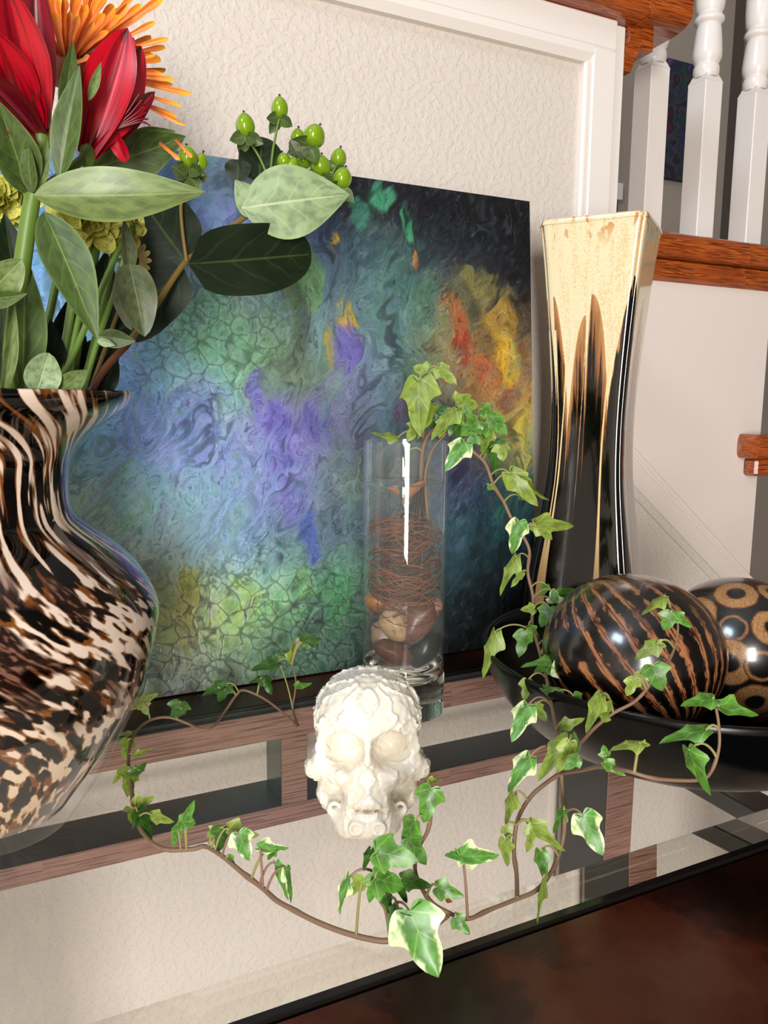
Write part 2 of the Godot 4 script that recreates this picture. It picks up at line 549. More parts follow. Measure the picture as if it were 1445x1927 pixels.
# ---------------------------------------------------------------- computed pictures
# poured acrylic painting: a coarse chart of its colours, stirred by noise into flows, veins and cells
func painting_maps() -> Array:
	var rows := [
		"#3f6a8c #4a6c9c #45649a #4a6478 #1b1e29 #15161c #14151a #111216 #0e0f12",
		"#41709b #4271a4 #536fa8 #6f7fc0 #566a94 #2c3c4c #35504c #23282c #131418",
		"#4e7fab #4f83ae #557f96 #5a7c70 #5d7c80 #4b6266 #40605a #5e5a36 #4a3826",
		"#5684ac #5b8cb4 #6492b8 #5d9270 #50664e #5a6680 #4a6460 #7c5a34 #8a5a2c",
		"#5e8a9c #5f90a6 #6e86bc #66789a #5e5a94 #4a5268 #3e5058 #4a4a40 #8c7a34",
		"#6d8a86 #748d80 #6a929c #627ca0 #6468a0 #485c56 #3c4852 #323450 #30423c",
		"#7c8a74 #7a8a78 #7a8d86 #60809a #4c6474 #3c4c58 #303e48 #203c48 #1c3238",
		"#707c5c #74805a #8c9450 #7c9e58 #589060 #466e54 #2a3e40 #1a2e34 #121e24",
		"#666e5c #687260 #707460 #607658 #446a50 #304c42 #161f22 #0e1518 #080b0d"]
	var chart := Image.create_empty(9, 9, false, Image.FORMAT_RGB8)
	for y in 9:
		var c := hexes(rows[y])
		for x in 9:
			chart.set_pixel(x, y, c[x])
	chart.resize(512, 512, Image.INTERPOLATE_CUBIC)
	chart.adjust_bcs(1.27, 1.0, 0.86)
	var torn := noise(FastNoiseLite.TYPE_SIMPLEX_SMOOTH, 0.022, 60, 4)
	# spots of paint: where they are seen in the photograph, half width, half height, colour, share
	var spots := [[633, 490, 7, 30, "#d8ac2c", 0.9], [635, 545, 13, 28, "#d8ac2c", 0.95], [656, 600, 24, 14, "#d0ac34", 0.9], [618, 645, 8, 30, "#d0a028", 0.9], [572, 535, 22, 45, "#6f9f56", 0.75], [540, 552, 16, 30, "#7fa050", 0.7],
		[712, 375, 32, 30, "#3c8f68", 0.9], [770, 425, 16, 30, "#2f8a5c", 0.85], [674, 416, 20, 30, "#3a7d66", 0.7], [652, 655, 38, 50, "#6c5cb0", 0.8], [488, 760, 25, 50, "#6a62b8", 0.85], [518, 835, 28, 70, "#6a62b8", 0.8],
		[548, 930, 20, 60, "#6a66b4", 0.6], [600, 770, 30, 60, "#54509a", 0.7], [290, 770, 60, 80, "#6a84c8", 0.6], [390, 800, 45, 80, "#6a78c4", 0.6], [585, 1010, 20, 45, "#4c5cb4", 0.7], [865, 610, 25, 30, "#b0562c", 0.8],
		[878, 645, 28, 35, "#a03c28", 0.95], [915, 692, 28, 28, "#b0603a", 0.8], [955, 660, 32, 45, "#d8a830", 0.9], [925, 545, 60, 30, "#8a8040", 0.7], [945, 590, 45, 35, "#b08a38", 0.8], [960, 740, 30, 30, "#7c4a38", 0.7],
		[985, 786, 18, 40, "#e0bc40", 1.0], [985, 842, 16, 25, "#c0b054", 0.8], [787, 487, 7, 14, "#d0854c", 0.9], [930, 960, 30, 60, "#1f5c58", 0.6], [370, 1100, 45, 35, "#a8a848", 0.85], [330, 1152, 50, 50, "#a4a04a", 0.7],
		[460, 1130, 40, 40, "#8fb458", 0.75], [570, 1095, 25, 30, "#6fae5c", 0.7], [630, 1140, 40, 60, "#4a9a5c", 0.7], [400, 625, 45, 60, "#6aa480", 0.7], [545, 610, 25, 60, "#46503c", 0.6], [300, 890, 22, 18, "#50605e", 0.8],
		[860, 790, 30, 50, "#3c4a44", 0.5], [760, 690, 30, 30, "#5c6a58", 0.5], [745, 745, 16, 26, "#8a4c78", 0.4], [800, 560, 50, 40, "#3f6a5c", 0.5]]
	for q in spots:
		var hit := on_z(q[0], q[1], -0.762)
		hit = on_z(q[0], q[1], -0.740 - 0.043 * clampf(hit.y / 0.523, 0, 1))
		var s := [(hit.x + 0.048) / 0.61, 1.0 - hit.y / 0.523, q[2] / 1050.0, q[3] / 830.0, q[4], q[5]]
		var c := Color(s[4] as String)
		for y in range(maxi(0, int((s[1] - s[3] * 1.5) * 512)), mini(512, int((s[1] + s[3] * 1.5) * 512))):
			for x in range(maxi(0, int((s[0] - s[2] * 1.5) * 512)), mini(512, int((s[0] + s[2] * 1.5) * 512))):
				var d := Vector2((x / 512.0 - s[0]) / s[2], (y / 512.0 - s[1]) / s[3]).length()
				chart.set_pixel(x, y, chart.get_pixel(x, y).lerp(c, s[5] * smoothstep(1.25, 0.7, d) * smoothstep(-0.30, 0.12, torn.get_noise_2d(x + y * 0.35, y * 0.55) + 0.25 * (1.0 - d))))
	var wa := noise(FastNoiseLite.TYPE_SIMPLEX_SMOOTH, 2.2, 61, 4)
	var wb := noise(FastNoiseLite.TYPE_SIMPLEX_SMOOTH, 9.0, 62, 4)
	var vein := noise(FastNoiseLite.TYPE_SIMPLEX_SMOOTH, 7.0, 63, 4)
	var hair := noise(FastNoiseLite.TYPE_SIMPLEX_SMOOTH, 26.0, 67, 3)
	var tint := noise(FastNoiseLite.TYPE_SIMPLEX_SMOOTH, 14.0, 64, 3)
	var cell := noise(FastNoiseLite.TYPE_CELLULAR, 36.0, 65, 1)
	cell.cellular_return_type = FastNoiseLite.RETURN_DISTANCE2_DIV
	var small := noise(FastNoiseLite.TYPE_CELLULAR, 62.0, 66, 1)
	small.cellular_return_type = FastNoiseLite.RETURN_DISTANCE2_DIV
	var w := 960
	var h := 820
	var im := Image.create_empty(w, h, false, Image.FORMAT_RGB8)
	var hi := Image.create_empty(w, h, false, Image.FORMAT_L8)
	var paint_tints := [Color(0.44, 0.42, 0.66), Color(0.36, 0.58, 0.62), Color(0.42, 0.60, 0.36), Color(0.10, 0.12, 0.13)]  # paint colours mixed in by noise
	for y in h:
		var v := (y + 0.5) / h
		for x in w:
			var u := (x + 0.5) / w
			var q := Vector2(u * 1.3 + v * 0.35, v * 0.8)
			var a := wa.get_noise_2d(q.x, q.y)
			var b := wb.get_noise_2d(q.x + a * 0.25, q.y - a * 0.2)
			var p := Vector2(u + a * 0.024 + b * 0.018, v + wa.get_noise_2d(q.x + 7.0, q.y) * 0.045 + b * 0.028)
			var c := chart.get_pixel(clampi(int(p.x * 512), 0, 511), clampi(int(p.y * 512), 0, 511))
			var lum := c.get_luminance()
			var fine := hair.get_noise_2d(q.x + b * 0.06, q.y * 0.75 + a * 0.1 + b * 0.05)
			var n := vein.get_noise_2d(q.x + b * 0.10 + a * 0.12, q.y * 0.7 + b * 0.12)
			var t := tint.get_noise_2d(q.x * 1.1 + b * 0.12, q.y * 0.6 + n * 0.1)
			c = c.lerp(paint_tints[0], clampf(t * 1.0 - 0.14, 0, 0.35) * (0.25 + lum))
			c = c.lerp(paint_tints[1], clampf(-t * 1.0 - 0.12, 0, 0.35) * (0.25 + lum))
			c = c.lerp(paint_tints[2], clampf(n * 1.2 - 0.25, 0, 0.4) * (0.2 + lum))
			c = c.lerp(paint_tints[3], clampf(-n * 1.2 - 0.2, 0, 0.5))
			var edge := smoothstep(0.035, 0.0, absf(n - 0.06)) + 0.6 * smoothstep(0.03, 0.0, absf(t + 0.1))
			c = c.darkened(clampf(edge, 0, 1) * 0.28)
			c = c.darkened(0.24 * smoothstep(0.05, 0.0, absf(fine - 0.05)) * smoothstep(-0.15, 0.2, t + n))
			c = c.darkened(0.12 * smoothstep(0.1, 0.5, -fine)).lightened(0.07 * smoothstep(0.12, 0.5, fine))
			c = c.lightened(smoothstep(0.03, 0.0, absf(n - 0.14)) * 0.12)
			var high := 0.5 + n * 0.35 - edge * 0.15
			var cells := smoothstep(0.72, 0.84, v + a * 0.10 + b * 0.05) * smoothstep(0.70, 0.58, u + b * 0.06)
			cells = maxf(cells, 0.75 * smoothstep(0.16, 0.08, Vector2((u - 0.37) * 0.9, (v - 0.31) * 0.75).length() + b * 0.03))
			if cells > 0.02:
				var e := cell.get_noise_2d(u + b * 0.014, v * 0.86 + a * 0.02 + b * 0.008) + 1.0
				var g := small.get_noise_2d(u + b * 0.010, v * 0.86 + b * 0.006) + 1.0
				var inside := smoothstep(0.98, 0.78, e)
				inside = lerpf(inside, minf(inside, smoothstep(0.98, 0.72, g)), clampf(b * 2.0 + 0.4, 0, 1))
				c = c.lerp(c.darkened(0.35).lerp(Color(0.26, 0.30, 0.29), 0.4), cells * (1.0 - inside) * 0.65)
				c = c.lerp(c.lightened(0.12), cells * inside * smoothstep(0.35, 0.65, e))
				high = lerpf(high, inside * 0.9, cells)
			im.set_pixel(x, y, c)
			hi.set_pixel(x, y, Color(high, high, high))
	return [ImageTexture.create_from_image(im), ImageTexture.create_from_image(hi)]

# blown glass with cream, black and amber flecks drawn out into streaks at the neck; v = 0 at the lip
func flecks() -> ImageTexture:
	var big := noise(FastNoiseLite.TYPE_SIMPLEX_SMOOTH, 1.0, 71, 2)
	var mid := noise(FastNoiseLite.TYPE_SIMPLEX_SMOOTH, 1.0, 72, 2)
	var amber := noise(FastNoiseLite.TYPE_SIMPLEX_SMOOTH, 1.0, 73, 2)
	var bare := noise(FastNoiseLite.TYPE_SIMPLEX_SMOOTH, 1.0, 74, 2)
	return picture(900, 640, func(u: float, v: float) -> Color:
		# length along the wall that the flecks keep: long at the neck, short on the belly
		var s := 0.0
		if v < 0.36:
			s = v * 5.5
		else:
			s = 1.98 + (v - 0.36) * 9.0 + maxf(v - 0.6, 0.0) * 6.0
		var a := u + 0.10 * smoothstep(0.16, 0.0, v) - 0.16 * smoothstep(0.30, 0.85, v)
		var p := Vector3(sin(a * TAU), cos(a * TAU), 0) * lerpf(9.5, 7.2, smoothstep(0.35, 0.6, v))
		var n := big.get_noise_3d(p.x, p.y, s * 0.9)
		var f := mid.get_noise_3d(p.x * 2.1 + 9, p.y * 2.1, s * 1.7)
		var r := amber.get_noise_3d(p.x * 0.8, p.y * 0.8 + 5, s * 0.8)
		var k := n + f * 0.5
		var low := smoothstep(0.6, 0.95, v)
		var c := Color(0.16, 0.075, 0.035).lerp(Color(0.46, 0.25, 0.09), smoothstep(-0.15, 0.4, r + low * 0.25))
		c = c.lerp(Color(0.014, 0.010, 0.011), smoothstep(-0.06, -0.20, k + 0.07 * low + 0.25 * r))
		c = c.lerp(Color(0.55, 0.43, 0.34).lerp(Color(0.50, 0.34, 0.18), low), smoothstep(0.03, 0.12, k))
		c = c.lerp(Color(0.86, 0.78, 0.71).lerp(Color(0.80, 0.68, 0.52), low * 0.6), smoothstep(0.09, 0.26, k))
		# stretches where the brown ground shows through in long ribbons
		var gap := smoothstep(0.10, 0.26, bare.get_noise_3d(p.x * 0.35, p.y * 0.35, s * 0.35)) * smoothstep(0.32, 0.42, v) * smoothstep(0.74, 0.60, v)
		var ribbon := Color(0.12, 0.06, 0.04).lerp(Color(0.46, 0.31, 0.25), smoothstep(-0.05, 0.4, mid.get_noise_3d(p.x * 3.0, p.y * 3.0, s * 0.35)))
		return c.lerp(ribbon, gap))

# black glaze under cream that runs down in drips; u goes round the four faces, the front one first
func drips() -> ImageTexture:
	var grain := noise(FastNoiseLite.TYPE_SIMPLEX, 0.05, 81, 3)
	var fine := noise(FastNoiseLite.TYPE_VALUE, 0.6, 82, 1)
	# flame-shaped bare patches: left, right, apex (0..1 across a face), height of the apex, length of its brown part
	var flames := [[-0.02, 0.135, 0.0, 0.15, 0.0], [0.135, 0.29, 0.14, 0.165, 0.16], [0.29, 0.485, 0.475, 0.21, 0.20], [0.485, 0.755, 0.53, 0.165, 0.20], [0.755, 1.03, 1.0, 0.13, 0.02]]
	var lines := [[0.135, 0.18, 0.20, 0.30, 0.013, "#e8c48c"], [0.29, 0.22, 0.23, 0.32, 0.017, "#efd296"], [0.485, 0.44, 0.42, 0.30, 0.008, "#b88a6c"], [0.755, 0.70, 0.66, 0.65, 0.020, "#edc98e"]]
	return picture(1024, 768, func(u: float, v: float) -> Color:
		var s := fposmod(u * 4.0, 1.0)
		var turn := int(u * 4.0)
		if turn % 2 == 1:
			s = 1.0 - s * 0.9
		var g := grain.get_noise_2d(u * 1024, v * 120)
		var cream := Color(0.88, 0.83, 0.69)
		cream = cream.lerp(Color(0.82, 0.68, 0.46), clampf(fine.get_noise_2d(u * 900, v * 700) * 0.8 + g * 0.5 + (s - 0.55) * 0.5, 0, 0.6))
		cream = cream.lerp(Color(0.72, 0.45, 0.22), clampf(0.8 * smoothstep(0.62, 0.85, grain.get_noise_2d(u * 700 + 90, v * 260) + 0.30 + 0.25 * (s - 0.5)) * smoothstep(0.08, 0.0, v), 0, 0.8))
		cream = cream.lerp(Color(0.80, 0.55, 0.28), 0.6 * smoothstep(0.035, 0.0, minf(s, 1.0 - s)))
		var c := cream
		var cover := true
		for f in flames:
			if s > f[0] and s < f[1]:
				var reach: float = (f[2] - s) / maxf(f[2] - f[0], 0.02) if s < f[2] else (s - f[2]) / maxf(f[1] - f[2], 0.02)
				var edge: float = f[3] + 0.26 * pow(clampf(reach, 0, 1), 1.9)
				if v > edge:
					cover = false
					var t: float = (v - edge + 0.06 * g) / maxf(f[4] * (0.75 + 0.5 * grain.get_noise_2d(u * 2400, 3.0)), 0.004)
					c = Color(0.72, 0.52, 0.32).lerp(Color(0.42, 0.24, 0.13), clampf(t, 0, 1))
					c = c.lerp(Color(0.016, 0.013, 0.014), smoothstep(0.55, 1.15, t))
		var dark := Color(0.016, 0.013, 0.014)
		var run := 0.0
		for l in lines:
			var x: float = lerpf(l[0], l[1], smoothstep(0.2, 0.55, v)) if v < 0.55 else lerpf(l[1], l[2], (v - 0.55) / 0.45)
			var wide: float = l[4] * (0.55 + 0.15 * sin(v * 17.0 + l[0] * 40.0)) + (0.016 * smoothstep(0.44, 0.24, v) if l[4] > 0.01 else 0.0) + (0.030 if l[4] > 0.01 else 0.0) * smoothstep(0.55, 0.95, v)
			var on := smoothstep(wide, wide * 0.7, absf(s - x)) * (1.0 if l[4] > 0.01 else smoothstep(0.75, 0.55, v))
			if on > run:
				run = on
				cream = Color(l[5] as String).lerp(Color(0.62, 0.40, 0.24), smoothstep(0.62, 0.95, v) * 0.5) if v > 0.32 else cream
		if cover:
			c = cream
		elif v > 0.24:
			c = c.lerp(cream, run)
		return c)

# ball of black lacquer with strips of bark running from pole to pole
func bark_strips() -> ImageTexture:
	var wob := noise(FastNoiseLite.TYPE_SIMPLEX_SMOOTH, 1.0, 91, 3)
	var rough := noise(FastNoiseLite.TYPE_SIMPLEX, 1.0, 92, 2)
	return picture(768, 384, func(u: float, v: float) -> Color:
		var p := Vector3(sin(u * TAU), cos(u * TAU), 0)
		var bend := wob.get_noise_3d(p.x * 1.5, p.y * 1.5, v * 2.5) * 0.012
		var x := (u + bend) * 30.0
		var k := int(floor(x))
		var d := absf(x - k - 0.5)
		var jag := rough.get_noise_3d(p.x * 16, p.y * 16, v * 26.0) * 0.16
		var wide := 0.24 + 0.08 * wob.get_noise_2d(k * 7.3, v * 3.0) + jag
		var gap := wob.get_noise_2d(k * 13.7 + 4.0, v * 2.2)
		wide -= 0.30 * smoothstep(0.36, 0.5, gap)
		var inside := smoothstep(wide, wide - 0.10, d)
		var grain := rough.get_noise_3d(p.x * 30, p.y * 30, v * 8.0)
		var c := Color(0.46, 0.27, 0.15).lerp(Color(0.68, 0.47, 0.31), clampf(grain + 0.4, 0, 1)).lerp(Color(0.20, 0.08, 0.03), smoothstep(0.15, 0.5, -grain))
		return Color(0.014, 0.011, 0.010).lerp(Color(0.10, 0.03, 0.012), smoothstep(wide + 0.14, wide, d)).lerp(c, inside))

# ball of black lacquer with rings of cut wood: centre direction, outer and inner angle
func wood_rings(rings: Array) -> ImageTexture:
	var grain := noise(FastNoiseLite.TYPE_SIMPLEX, 1.0, 95, 2)
	return picture(640, 320, func(u: float, v: float) -> Color:
		var th := PI * v
		var d := Vector3(sin(th) * sin(u * TAU), cos(th), sin(th) * cos(u * TAU))
		var c := Color(0.012, 0.011, 0.012)
		for r in rings:
			var ct: float = d.dot(r[0])
			if ct < 0.9:
				continue
			var a := acos(clampf(ct, -1, 1))
			a += 0.012 * grain.get_noise_3d(d.x * 6, d.y * 6, d.z * 6)
			if a < r[1]:
				var g := grain.get_noise_3d(d.x * 42, d.y * 42, d.z * 42)
				var w := Color(0.70, 0.52, 0.33).lerp(Color(0.42, 0.26, 0.13), clampf(g * 0.9 + 0.25, 0, 1))
				w = w.lerp(Color(0.30, 0.14, 0.05), smoothstep(r[1] - 0.035, r[1], a))
				w = w.lerp(Color(0.28, 0.15, 0.06), smoothstep(r[2] + 0.04, r[2], a))
				c = w.lerp(Color(0.010, 0.009, 0.010), smoothstep(r[2] + 0.012, r[2] - 0.004, a))
		return c)


# ---------------------------------------------------------------- room and table
func wall_with_hole(lo: Vector3, hi: Vector3, axis: int, h0: Vector2, h1: Vector2) -> MB:
	# axis: 0 for a wall across x (hole given in z, y), 2 for a wall across z (hole given in x, y)
	var m := MB.new()
	var a := 2 if axis == 0 else 0
	var parts := [[lo[a], h0.x, lo.y, hi.y], [h1.x, hi[a], lo.y, hi.y], [h0.x, h1.x, lo.y, h0.y], [h0.x, h1.x, h1.y, hi.y]]
	for p in parts:
		var q0 := lo
		var q1 := hi
		q0[a] = p[0]
		q1[a] = p[1]
		q0.y = p[2]
		q1.y = p[3]
		m.box(q0, q1)
	return m

func make_room() -> void:
	var m := MB.new()
	m.box(Vector3(-2.12, FLOOR - 0.1, -3.1), Vector3(4.1, FLOOR, 2.3))
	struct(m, "floor", mats.bounce_floor_paint, "unseen plain pale floor under the console table, toned to bounce light", "floor")
	m = MB.new()
	m.box(Vector3(-2.12, 4.2, -3.1), Vector3(4.1, 4.3, 2.3))
	struct(m, "ceiling", mats.ceiling_paint, "plain white ceiling high over the hall", "ceiling")
	struct(wall_with_hole(Vector3(-2.12, FLOOR, -3.1), Vector3(-2.0, 4.2, 2.3), 0, Vector2(0.15, 2.15), Vector2(0.95, 3.05)), "wall_left", mats.hall_paint, "unseen side wall with a high window, toned dark", "wall")  # unseen, kept dark to calm reflections in the glass
	struct(wall_with_hole(Vector3(-2.0, FLOOR, 2.2), Vector3(4.0, 4.2, 2.32), 2, Vector2(-1.26, -0.47), Vector2(-0.64, 1.23)), "wall_front", mats.hall_paint, "unseen wall facing the table, with a tall pane, toned dark", "wall")  # out of view too, its dark tone dims what the glass mirrors
	m = MB.new()
	m.box(Vector3(4.0, FLOOR, -3.1), Vector3(4.1, 4.2, 2.3))
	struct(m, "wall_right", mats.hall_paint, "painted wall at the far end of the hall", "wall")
	m = MB.new()
	m.box(Vector3(-2.0, FLOOR, -3.1), Vector3(4.0, 4.2, -1.95))
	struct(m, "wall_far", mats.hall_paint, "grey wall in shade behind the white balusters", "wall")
	for k in 2:
		m = MB.new()
		var t := Transform3D(Basis(), Vector3(-0.95, 0.38, 2.26)) if k == 0 else Transform3D(Basis(Vector3.UP, PI / 2), Vector3(-2.06, 2.6, 0.55))
		var s := Vector2(0.31, 0.85) if k == 0 else Vector2(0.4, 0.45)
		for q in [[-s.x, -s.x + 0.03, -s.y, s.y], [s.x - 0.03, s.x, -s.y, s.y], [-s.x, s.x, -s.y, -s.y + 0.03], [-s.x, s.x, s.y - 0.03, s.y]]:
			m.box(Vector3(q[0], q[2], -0.03), Vector3(q[1], q[3], 0.03), 0.004, t)
		var w := struct(m, "window_%d" % (k + 1), mats.white_gloss, "unseen white window frame around a clear pane, placed to light table and wall", "window")  # out of view, set around the area lights
		m = MB.new()
		m.box(Vector3(-s.x + 0.03, -s.y + 0.03, -0.003), Vector3(s.x - 0.03, s.y - 0.03, 0.003), 0.0, t)
		put(m, "pane", mats.thin_glass, w)
	# the low wall behind the table, its white boards and oak cap
	m = MB.new()
	m.box(Vector3(-2.0, FLOOR, WALL - 0.13), Vector3(0.70, 0.75, WALL))
	struct(m, "wall_back", mats.wall_paint, "beige orange-peel textured wall behind the painting", "wall")
	m = MB.new()
	m.box(Vector3(-2.0, 0.716, WALL - 0.005), Vector3(0.692, 0.752, WALL + 0.014), 0.002)
	m.extrude([Vector2(WALL - 0.004, 0.699), Vector2(WALL + 0.008, 0.699), Vector2(WALL + 0.014, 0.708), Vector2(WALL + 0.014, 0.7165), Vector2(WALL - 0.004, 0.7165)], -2.0, 0.657)
	struct(m, "trim_1", mats.white_gloss, "white board with a moulded lower edge along the wall top", "trim")
	m = MB.new()
	m.box(Vector3(0.656, FLOOR, WALL - 0.005), Vector3(0.692, 0.716, WALL + 0.014), 0.002)
	m.box(Vector3(0.648, FLOOR, WALL - 0.005), Vector3(0.6565, 0.7165, WALL + 0.009), 0.003)
	m.box(Vector3(0.690, FLOOR, WALL - 0.135), Vector3(0.712, 0.752, WALL + 0.006), 0.002)
	struct(m, "trim_2", mats.white_gloss, "white upright corner board at the right end of the textured wall", "trim")
	var cap := thing("handrail_cap", "upper oak cap with a rounded end above the white corner board", "handrail", "oak caps of the stair walls")
	m = MB.new()
	m.extrude(cap_profile(-0.772, -0.985, 0.752, 0.805), -2.0, 0.722)
	put(m, "cap", mats.oak, cap)
	m = MB.new()
	m.extrude(cap_profile(-0.768, -0.988, 0.751, 0.806), 0.7225, 0.785)
	m.grid(8, 8, func(a: float, b: float) -> Vector3:
		var p := cap_loop(a, -0.768, -0.988, 0.751, 0.806)
		var c := Vector2(-0.878, 0.7785)
		var q := c.lerp(p, cos(b * PI / 2 * 0.98))
		return Vector3(0.785 + 0.012 * sin(b * PI / 2), q.y, q.x), true)
	put(m, "end_piece", mats.oak, cap)
	m = MB.new()
	m.extrude([Vector2(-0.80, 0.752), Vector2(-0.96, 0.752), Vector2(-0.96, 0.735), Vector2(-0.955, 0.728), Vector2(-0.945, 0.716), Vector2(-0.94, 0.706), Vector2(-0.815, 0.706), Vector2(-0.81, 0.716), Vector2(-0.802, 0.728), Vector2(-0.797, 0.738)], 0.713, 0.732)
	m.extrude([Vector2(-0.797, 0.752), Vector2(-0.96, 0.752), Vector2(-0.96, 0.727), Vector2(-0.797, 0.727)], 0.732, 0.750)
	put(m, "moulding", mats.oak, cap)
	# the stair side to the right: smooth white panel, sloping boards, lower oak cap
	m = MB.new()
	m.box(Vector3(0.70, FLOOR, -0.95), Vector3(on_z(1440, 700, -0.85).x, 0.462, -0.85))
	struct(m, "wall_stair", mats.stair_paint, "smooth white stair side panel right of the tall vase", "wall")
	var a := on_z(1214, 945, -0.825)
	var b := on_z(1338, 1077, -0.825)
	var slope := (b.y - a.y) / (b.x - a.x)
	var x0 := 0.70
	var x1 := 1.9
	var y0 := a.y + slope * (x0 - a.x)
	var y1 := a.y + slope * (x1 - a.x)
	m = MB.new()
	m.face([Vector3(x0, FLOOR, -0.825), Vector3(x1, y1, -0.825), Vector3(x0, y0, -0.825)])
	m.face([Vector3(x0, y0, -0.825), Vector3(x1, y1, -0.825), Vector3(x1, y1, -0.85), Vector3(x0, y0, -0.85)])
	m.face([Vector3(x0, FLOOR, -0.825), Vector3(x0, y0, -0.825), Vector3(x0, y0, -0.85), Vector3(x0, FLOOR, -0.85)])
	m.face([Vector3(x0, FLOOR, -0.85), Vector3(x0, y0, -0.85), Vector3(x1, y1, -0.85)])
	m.face([Vector3(x0, FLOOR, -0.825), Vector3(x0, FLOOR, -0.85), Vector3(x1, y1, -0.85), Vector3(x1, y1, -0.825)])
	struct(m, "wall_low", mats.wall_paint, "textured beige wall below the sloping stair board", "wall")
	var along := Vector3(1, slope, 0).normalized()
	var across := Vector3(-along.y, along.x, 0)
	var bas := Basis(along, across, Vector3(0, 0, 1))
	m = MB.new()
	m.box(Vector3(-0.3, -0.009, 0), Vector3(1.2, 0.004, 0.012), 0.002, Transform3D(bas, Vector3(a.x, a.y, -0.832)))
	struct(m, "trim_3", mats.wall_paint, "narrow beige sloping strip along the stair side", "trim")
	m = MB.new()
	var c := on_z(1212, 868, -0.85)
	m.box(Vector3(-0.3, -0.005, -0.01), Vector3(1.2, 0.003, 0.003), 0.0015, Transform3D(bas, Vector3(c.x, c.y, -0.85)))
	m.box(Vector3(-0.3, -0.125, -0.01), Vector3(1.2, -0.008, 0.002), 0.0015, Transform3D(bas, Vector3(c.x, c.y, -0.85)))
	struct(m, "trim_4", mats.stair_paint, "white sloping skirt board with a bead on the stair panel", "trim")
	var low := thing("handrail_cap", "lower oak cap under the white balusters right of the tall vase", "handrail", "oak caps of the stair walls")
	m = MB.new()
	m.extrude(cap_profile(-0.838, -0.985, 0.490, 0.530), 0.713, 2.6)
	put(m, "cap", mats.oak, low)
	m = MB.new()
	m.extrude([Vector2(-0.845, 0.489), Vector2(-0.96, 0.489), Vector2(-0.96, 0.459), Vector2(-0.852, 0.459), Vector2(-0.843, 0.466), Vector2(-0.843, 0.478), Vector2(-0.848, 0.481)], 0.713, 2.6)
	put(m, "moulding", mats.oak, low)
	var names := ["first white baluster, half behind the rounded oak cap end", "second white turned baluster, left of the frame-edge one", "white turned baluster at the right edge of the photo", "white baluster standing out of view past the right one"]
	for k in 3:
		baluster(0.838 + 0.1055 * k, names[k])
	var hr := thing("stair_rail", "short rounded oak rail end on the white stair panel at right", "handrail")
	m = MB.new()
	var s := on_z(1395, 842, -0.835)
	m.extrude(cap_profile(s.z + 0.022, s.z - 0.022, s.y - 0.017, s.y + 0.02), s.x + 0.012, 2.4)
	m.grid(16, 6, func(u: float, v: float) -> Vector3:
		var p := cap_loop(u, s.z + 0.022, s.z - 0.022, s.y - 0.017, s.y + 0.02)
		var q := Vector2(s.z, s.y).lerp(p, sin(v * PI / 2))
		return Vector3(s.x + 0.012 * (1.0 - cos((1.0 - v) * PI / 2)) * -1.0 + 0.012, q.y, q.x), true, true)
	put(m, "rail", mats.oak, hr)
	m = MB.new()
	m.box(Vector3(s.x + 0.024, s.y - 0.045, s.z - 0.015), Vector3(s.x + 0.2, s.y - 0.0175, s.z + 0.010), 0.004)
	put(m, "bracket", mats.oak, hr)
	# the hall beyond
	var pic := thing("painting", "small dark painting with pink and green blots on the hall wall", "painting")
	m = MB.new()
	var pa := on_z(1258, 108, -1.93)
	var pb := on_z(1312, 345, -1.93)
	m.box(Vector3(pa.x, pb.y, -1.949), Vector3(pb.x + 0.015, pa.y, -1.93), 0.002)
	var f := noise(FastNoiseLite.TYPE_CELLULAR, 9.0, 15, 1)
	f.cellular_return_type = FastNoiseLite.RETURN_CELL_VALUE
	var blot := mat("blots", Color.WHITE, 0.6)
	blot.albedo_texture = noise_tex(noise(FastNoiseLite.TYPE_SIMPLEX_SMOOTH, 0.02, 16, 3), 256, ramp([[0.0, Color(0.42, 0.06, 0.24)], [0.3, Color(0.10, 0.09, 0.14)], [0.45, Color(0.22, 0.20, 0.28)], [0.55, Color(0.10, 0.22, 0.16)], [0.7, Color(0.12, 0.12, 0.28)], [1.0, Color(0.5, 0.3, 0.42)]]))
	blot.uv1_triplanar = true
	blot.uv1_scale = Vector3.ONE * 2.2
	put(m, "canvas", blot, pic)
	var vent := thing("wall_plate", "white plate over a dark slot low on the hall wall", "wall plate")
	var va := on_z(1152, 340, -1.93)
	var vb := on_z(1173, 398, -1.93)
	m = MB.new()
	m.box(Vector3(va.x, va.y - 0.05, -1.95), Vector3(vb.x, va.y, -1.935), 0.002)
	put(m, "plate", mats.white_gloss, vent)
	m = MB.new()
	m.box(Vector3(va.x, vb.y - 0.03, -1.95), Vector3(vb.x - 0.01, va.y - 0.052, -1.945), 0.001)
	put(m, "slot", mat("slot_dark", Color(0.08, 0.10, 0.08), 0.6), vent)
	m = MB.new()
	var da := on_z(1392, 20, -1.93)
	m.box(Vector3(da.x, FLOOR, -1.95), Vector3(da.x + 0.035, 2.6, -1.90), 0.003)
	struct(m, "trim_5", mat("dark_trim", Color(0.30, 0.26, 0.23), 0.5), "dark upright edge on the hall wall behind the balusters", "trim")

func cap_loop(a: float, z1: float, z0: float, y0: float, y1: float) -> Vector2:
	# rounded rectangle, once round anticlockwise in (z, y)
	var r := (y1 - y0) * 0.45
	var c := Vector2((z0 + z1) / 2, (y0 + y1) / 2)
	var ang := a * TAU
	var d := Vector2(cos(ang), sin(ang))
	var h := Vector2((z1 - z0) / 2, (y1 - y0) / 2)
	var p := Vector2(signf(d.x) * pow(absf(d.x), 0.25) * h.x, signf(d.y) * pow(absf(d.y), 0.55) * h.y)
	return c + p * Vector2(1.0, 1.0 + 0.0 * r)

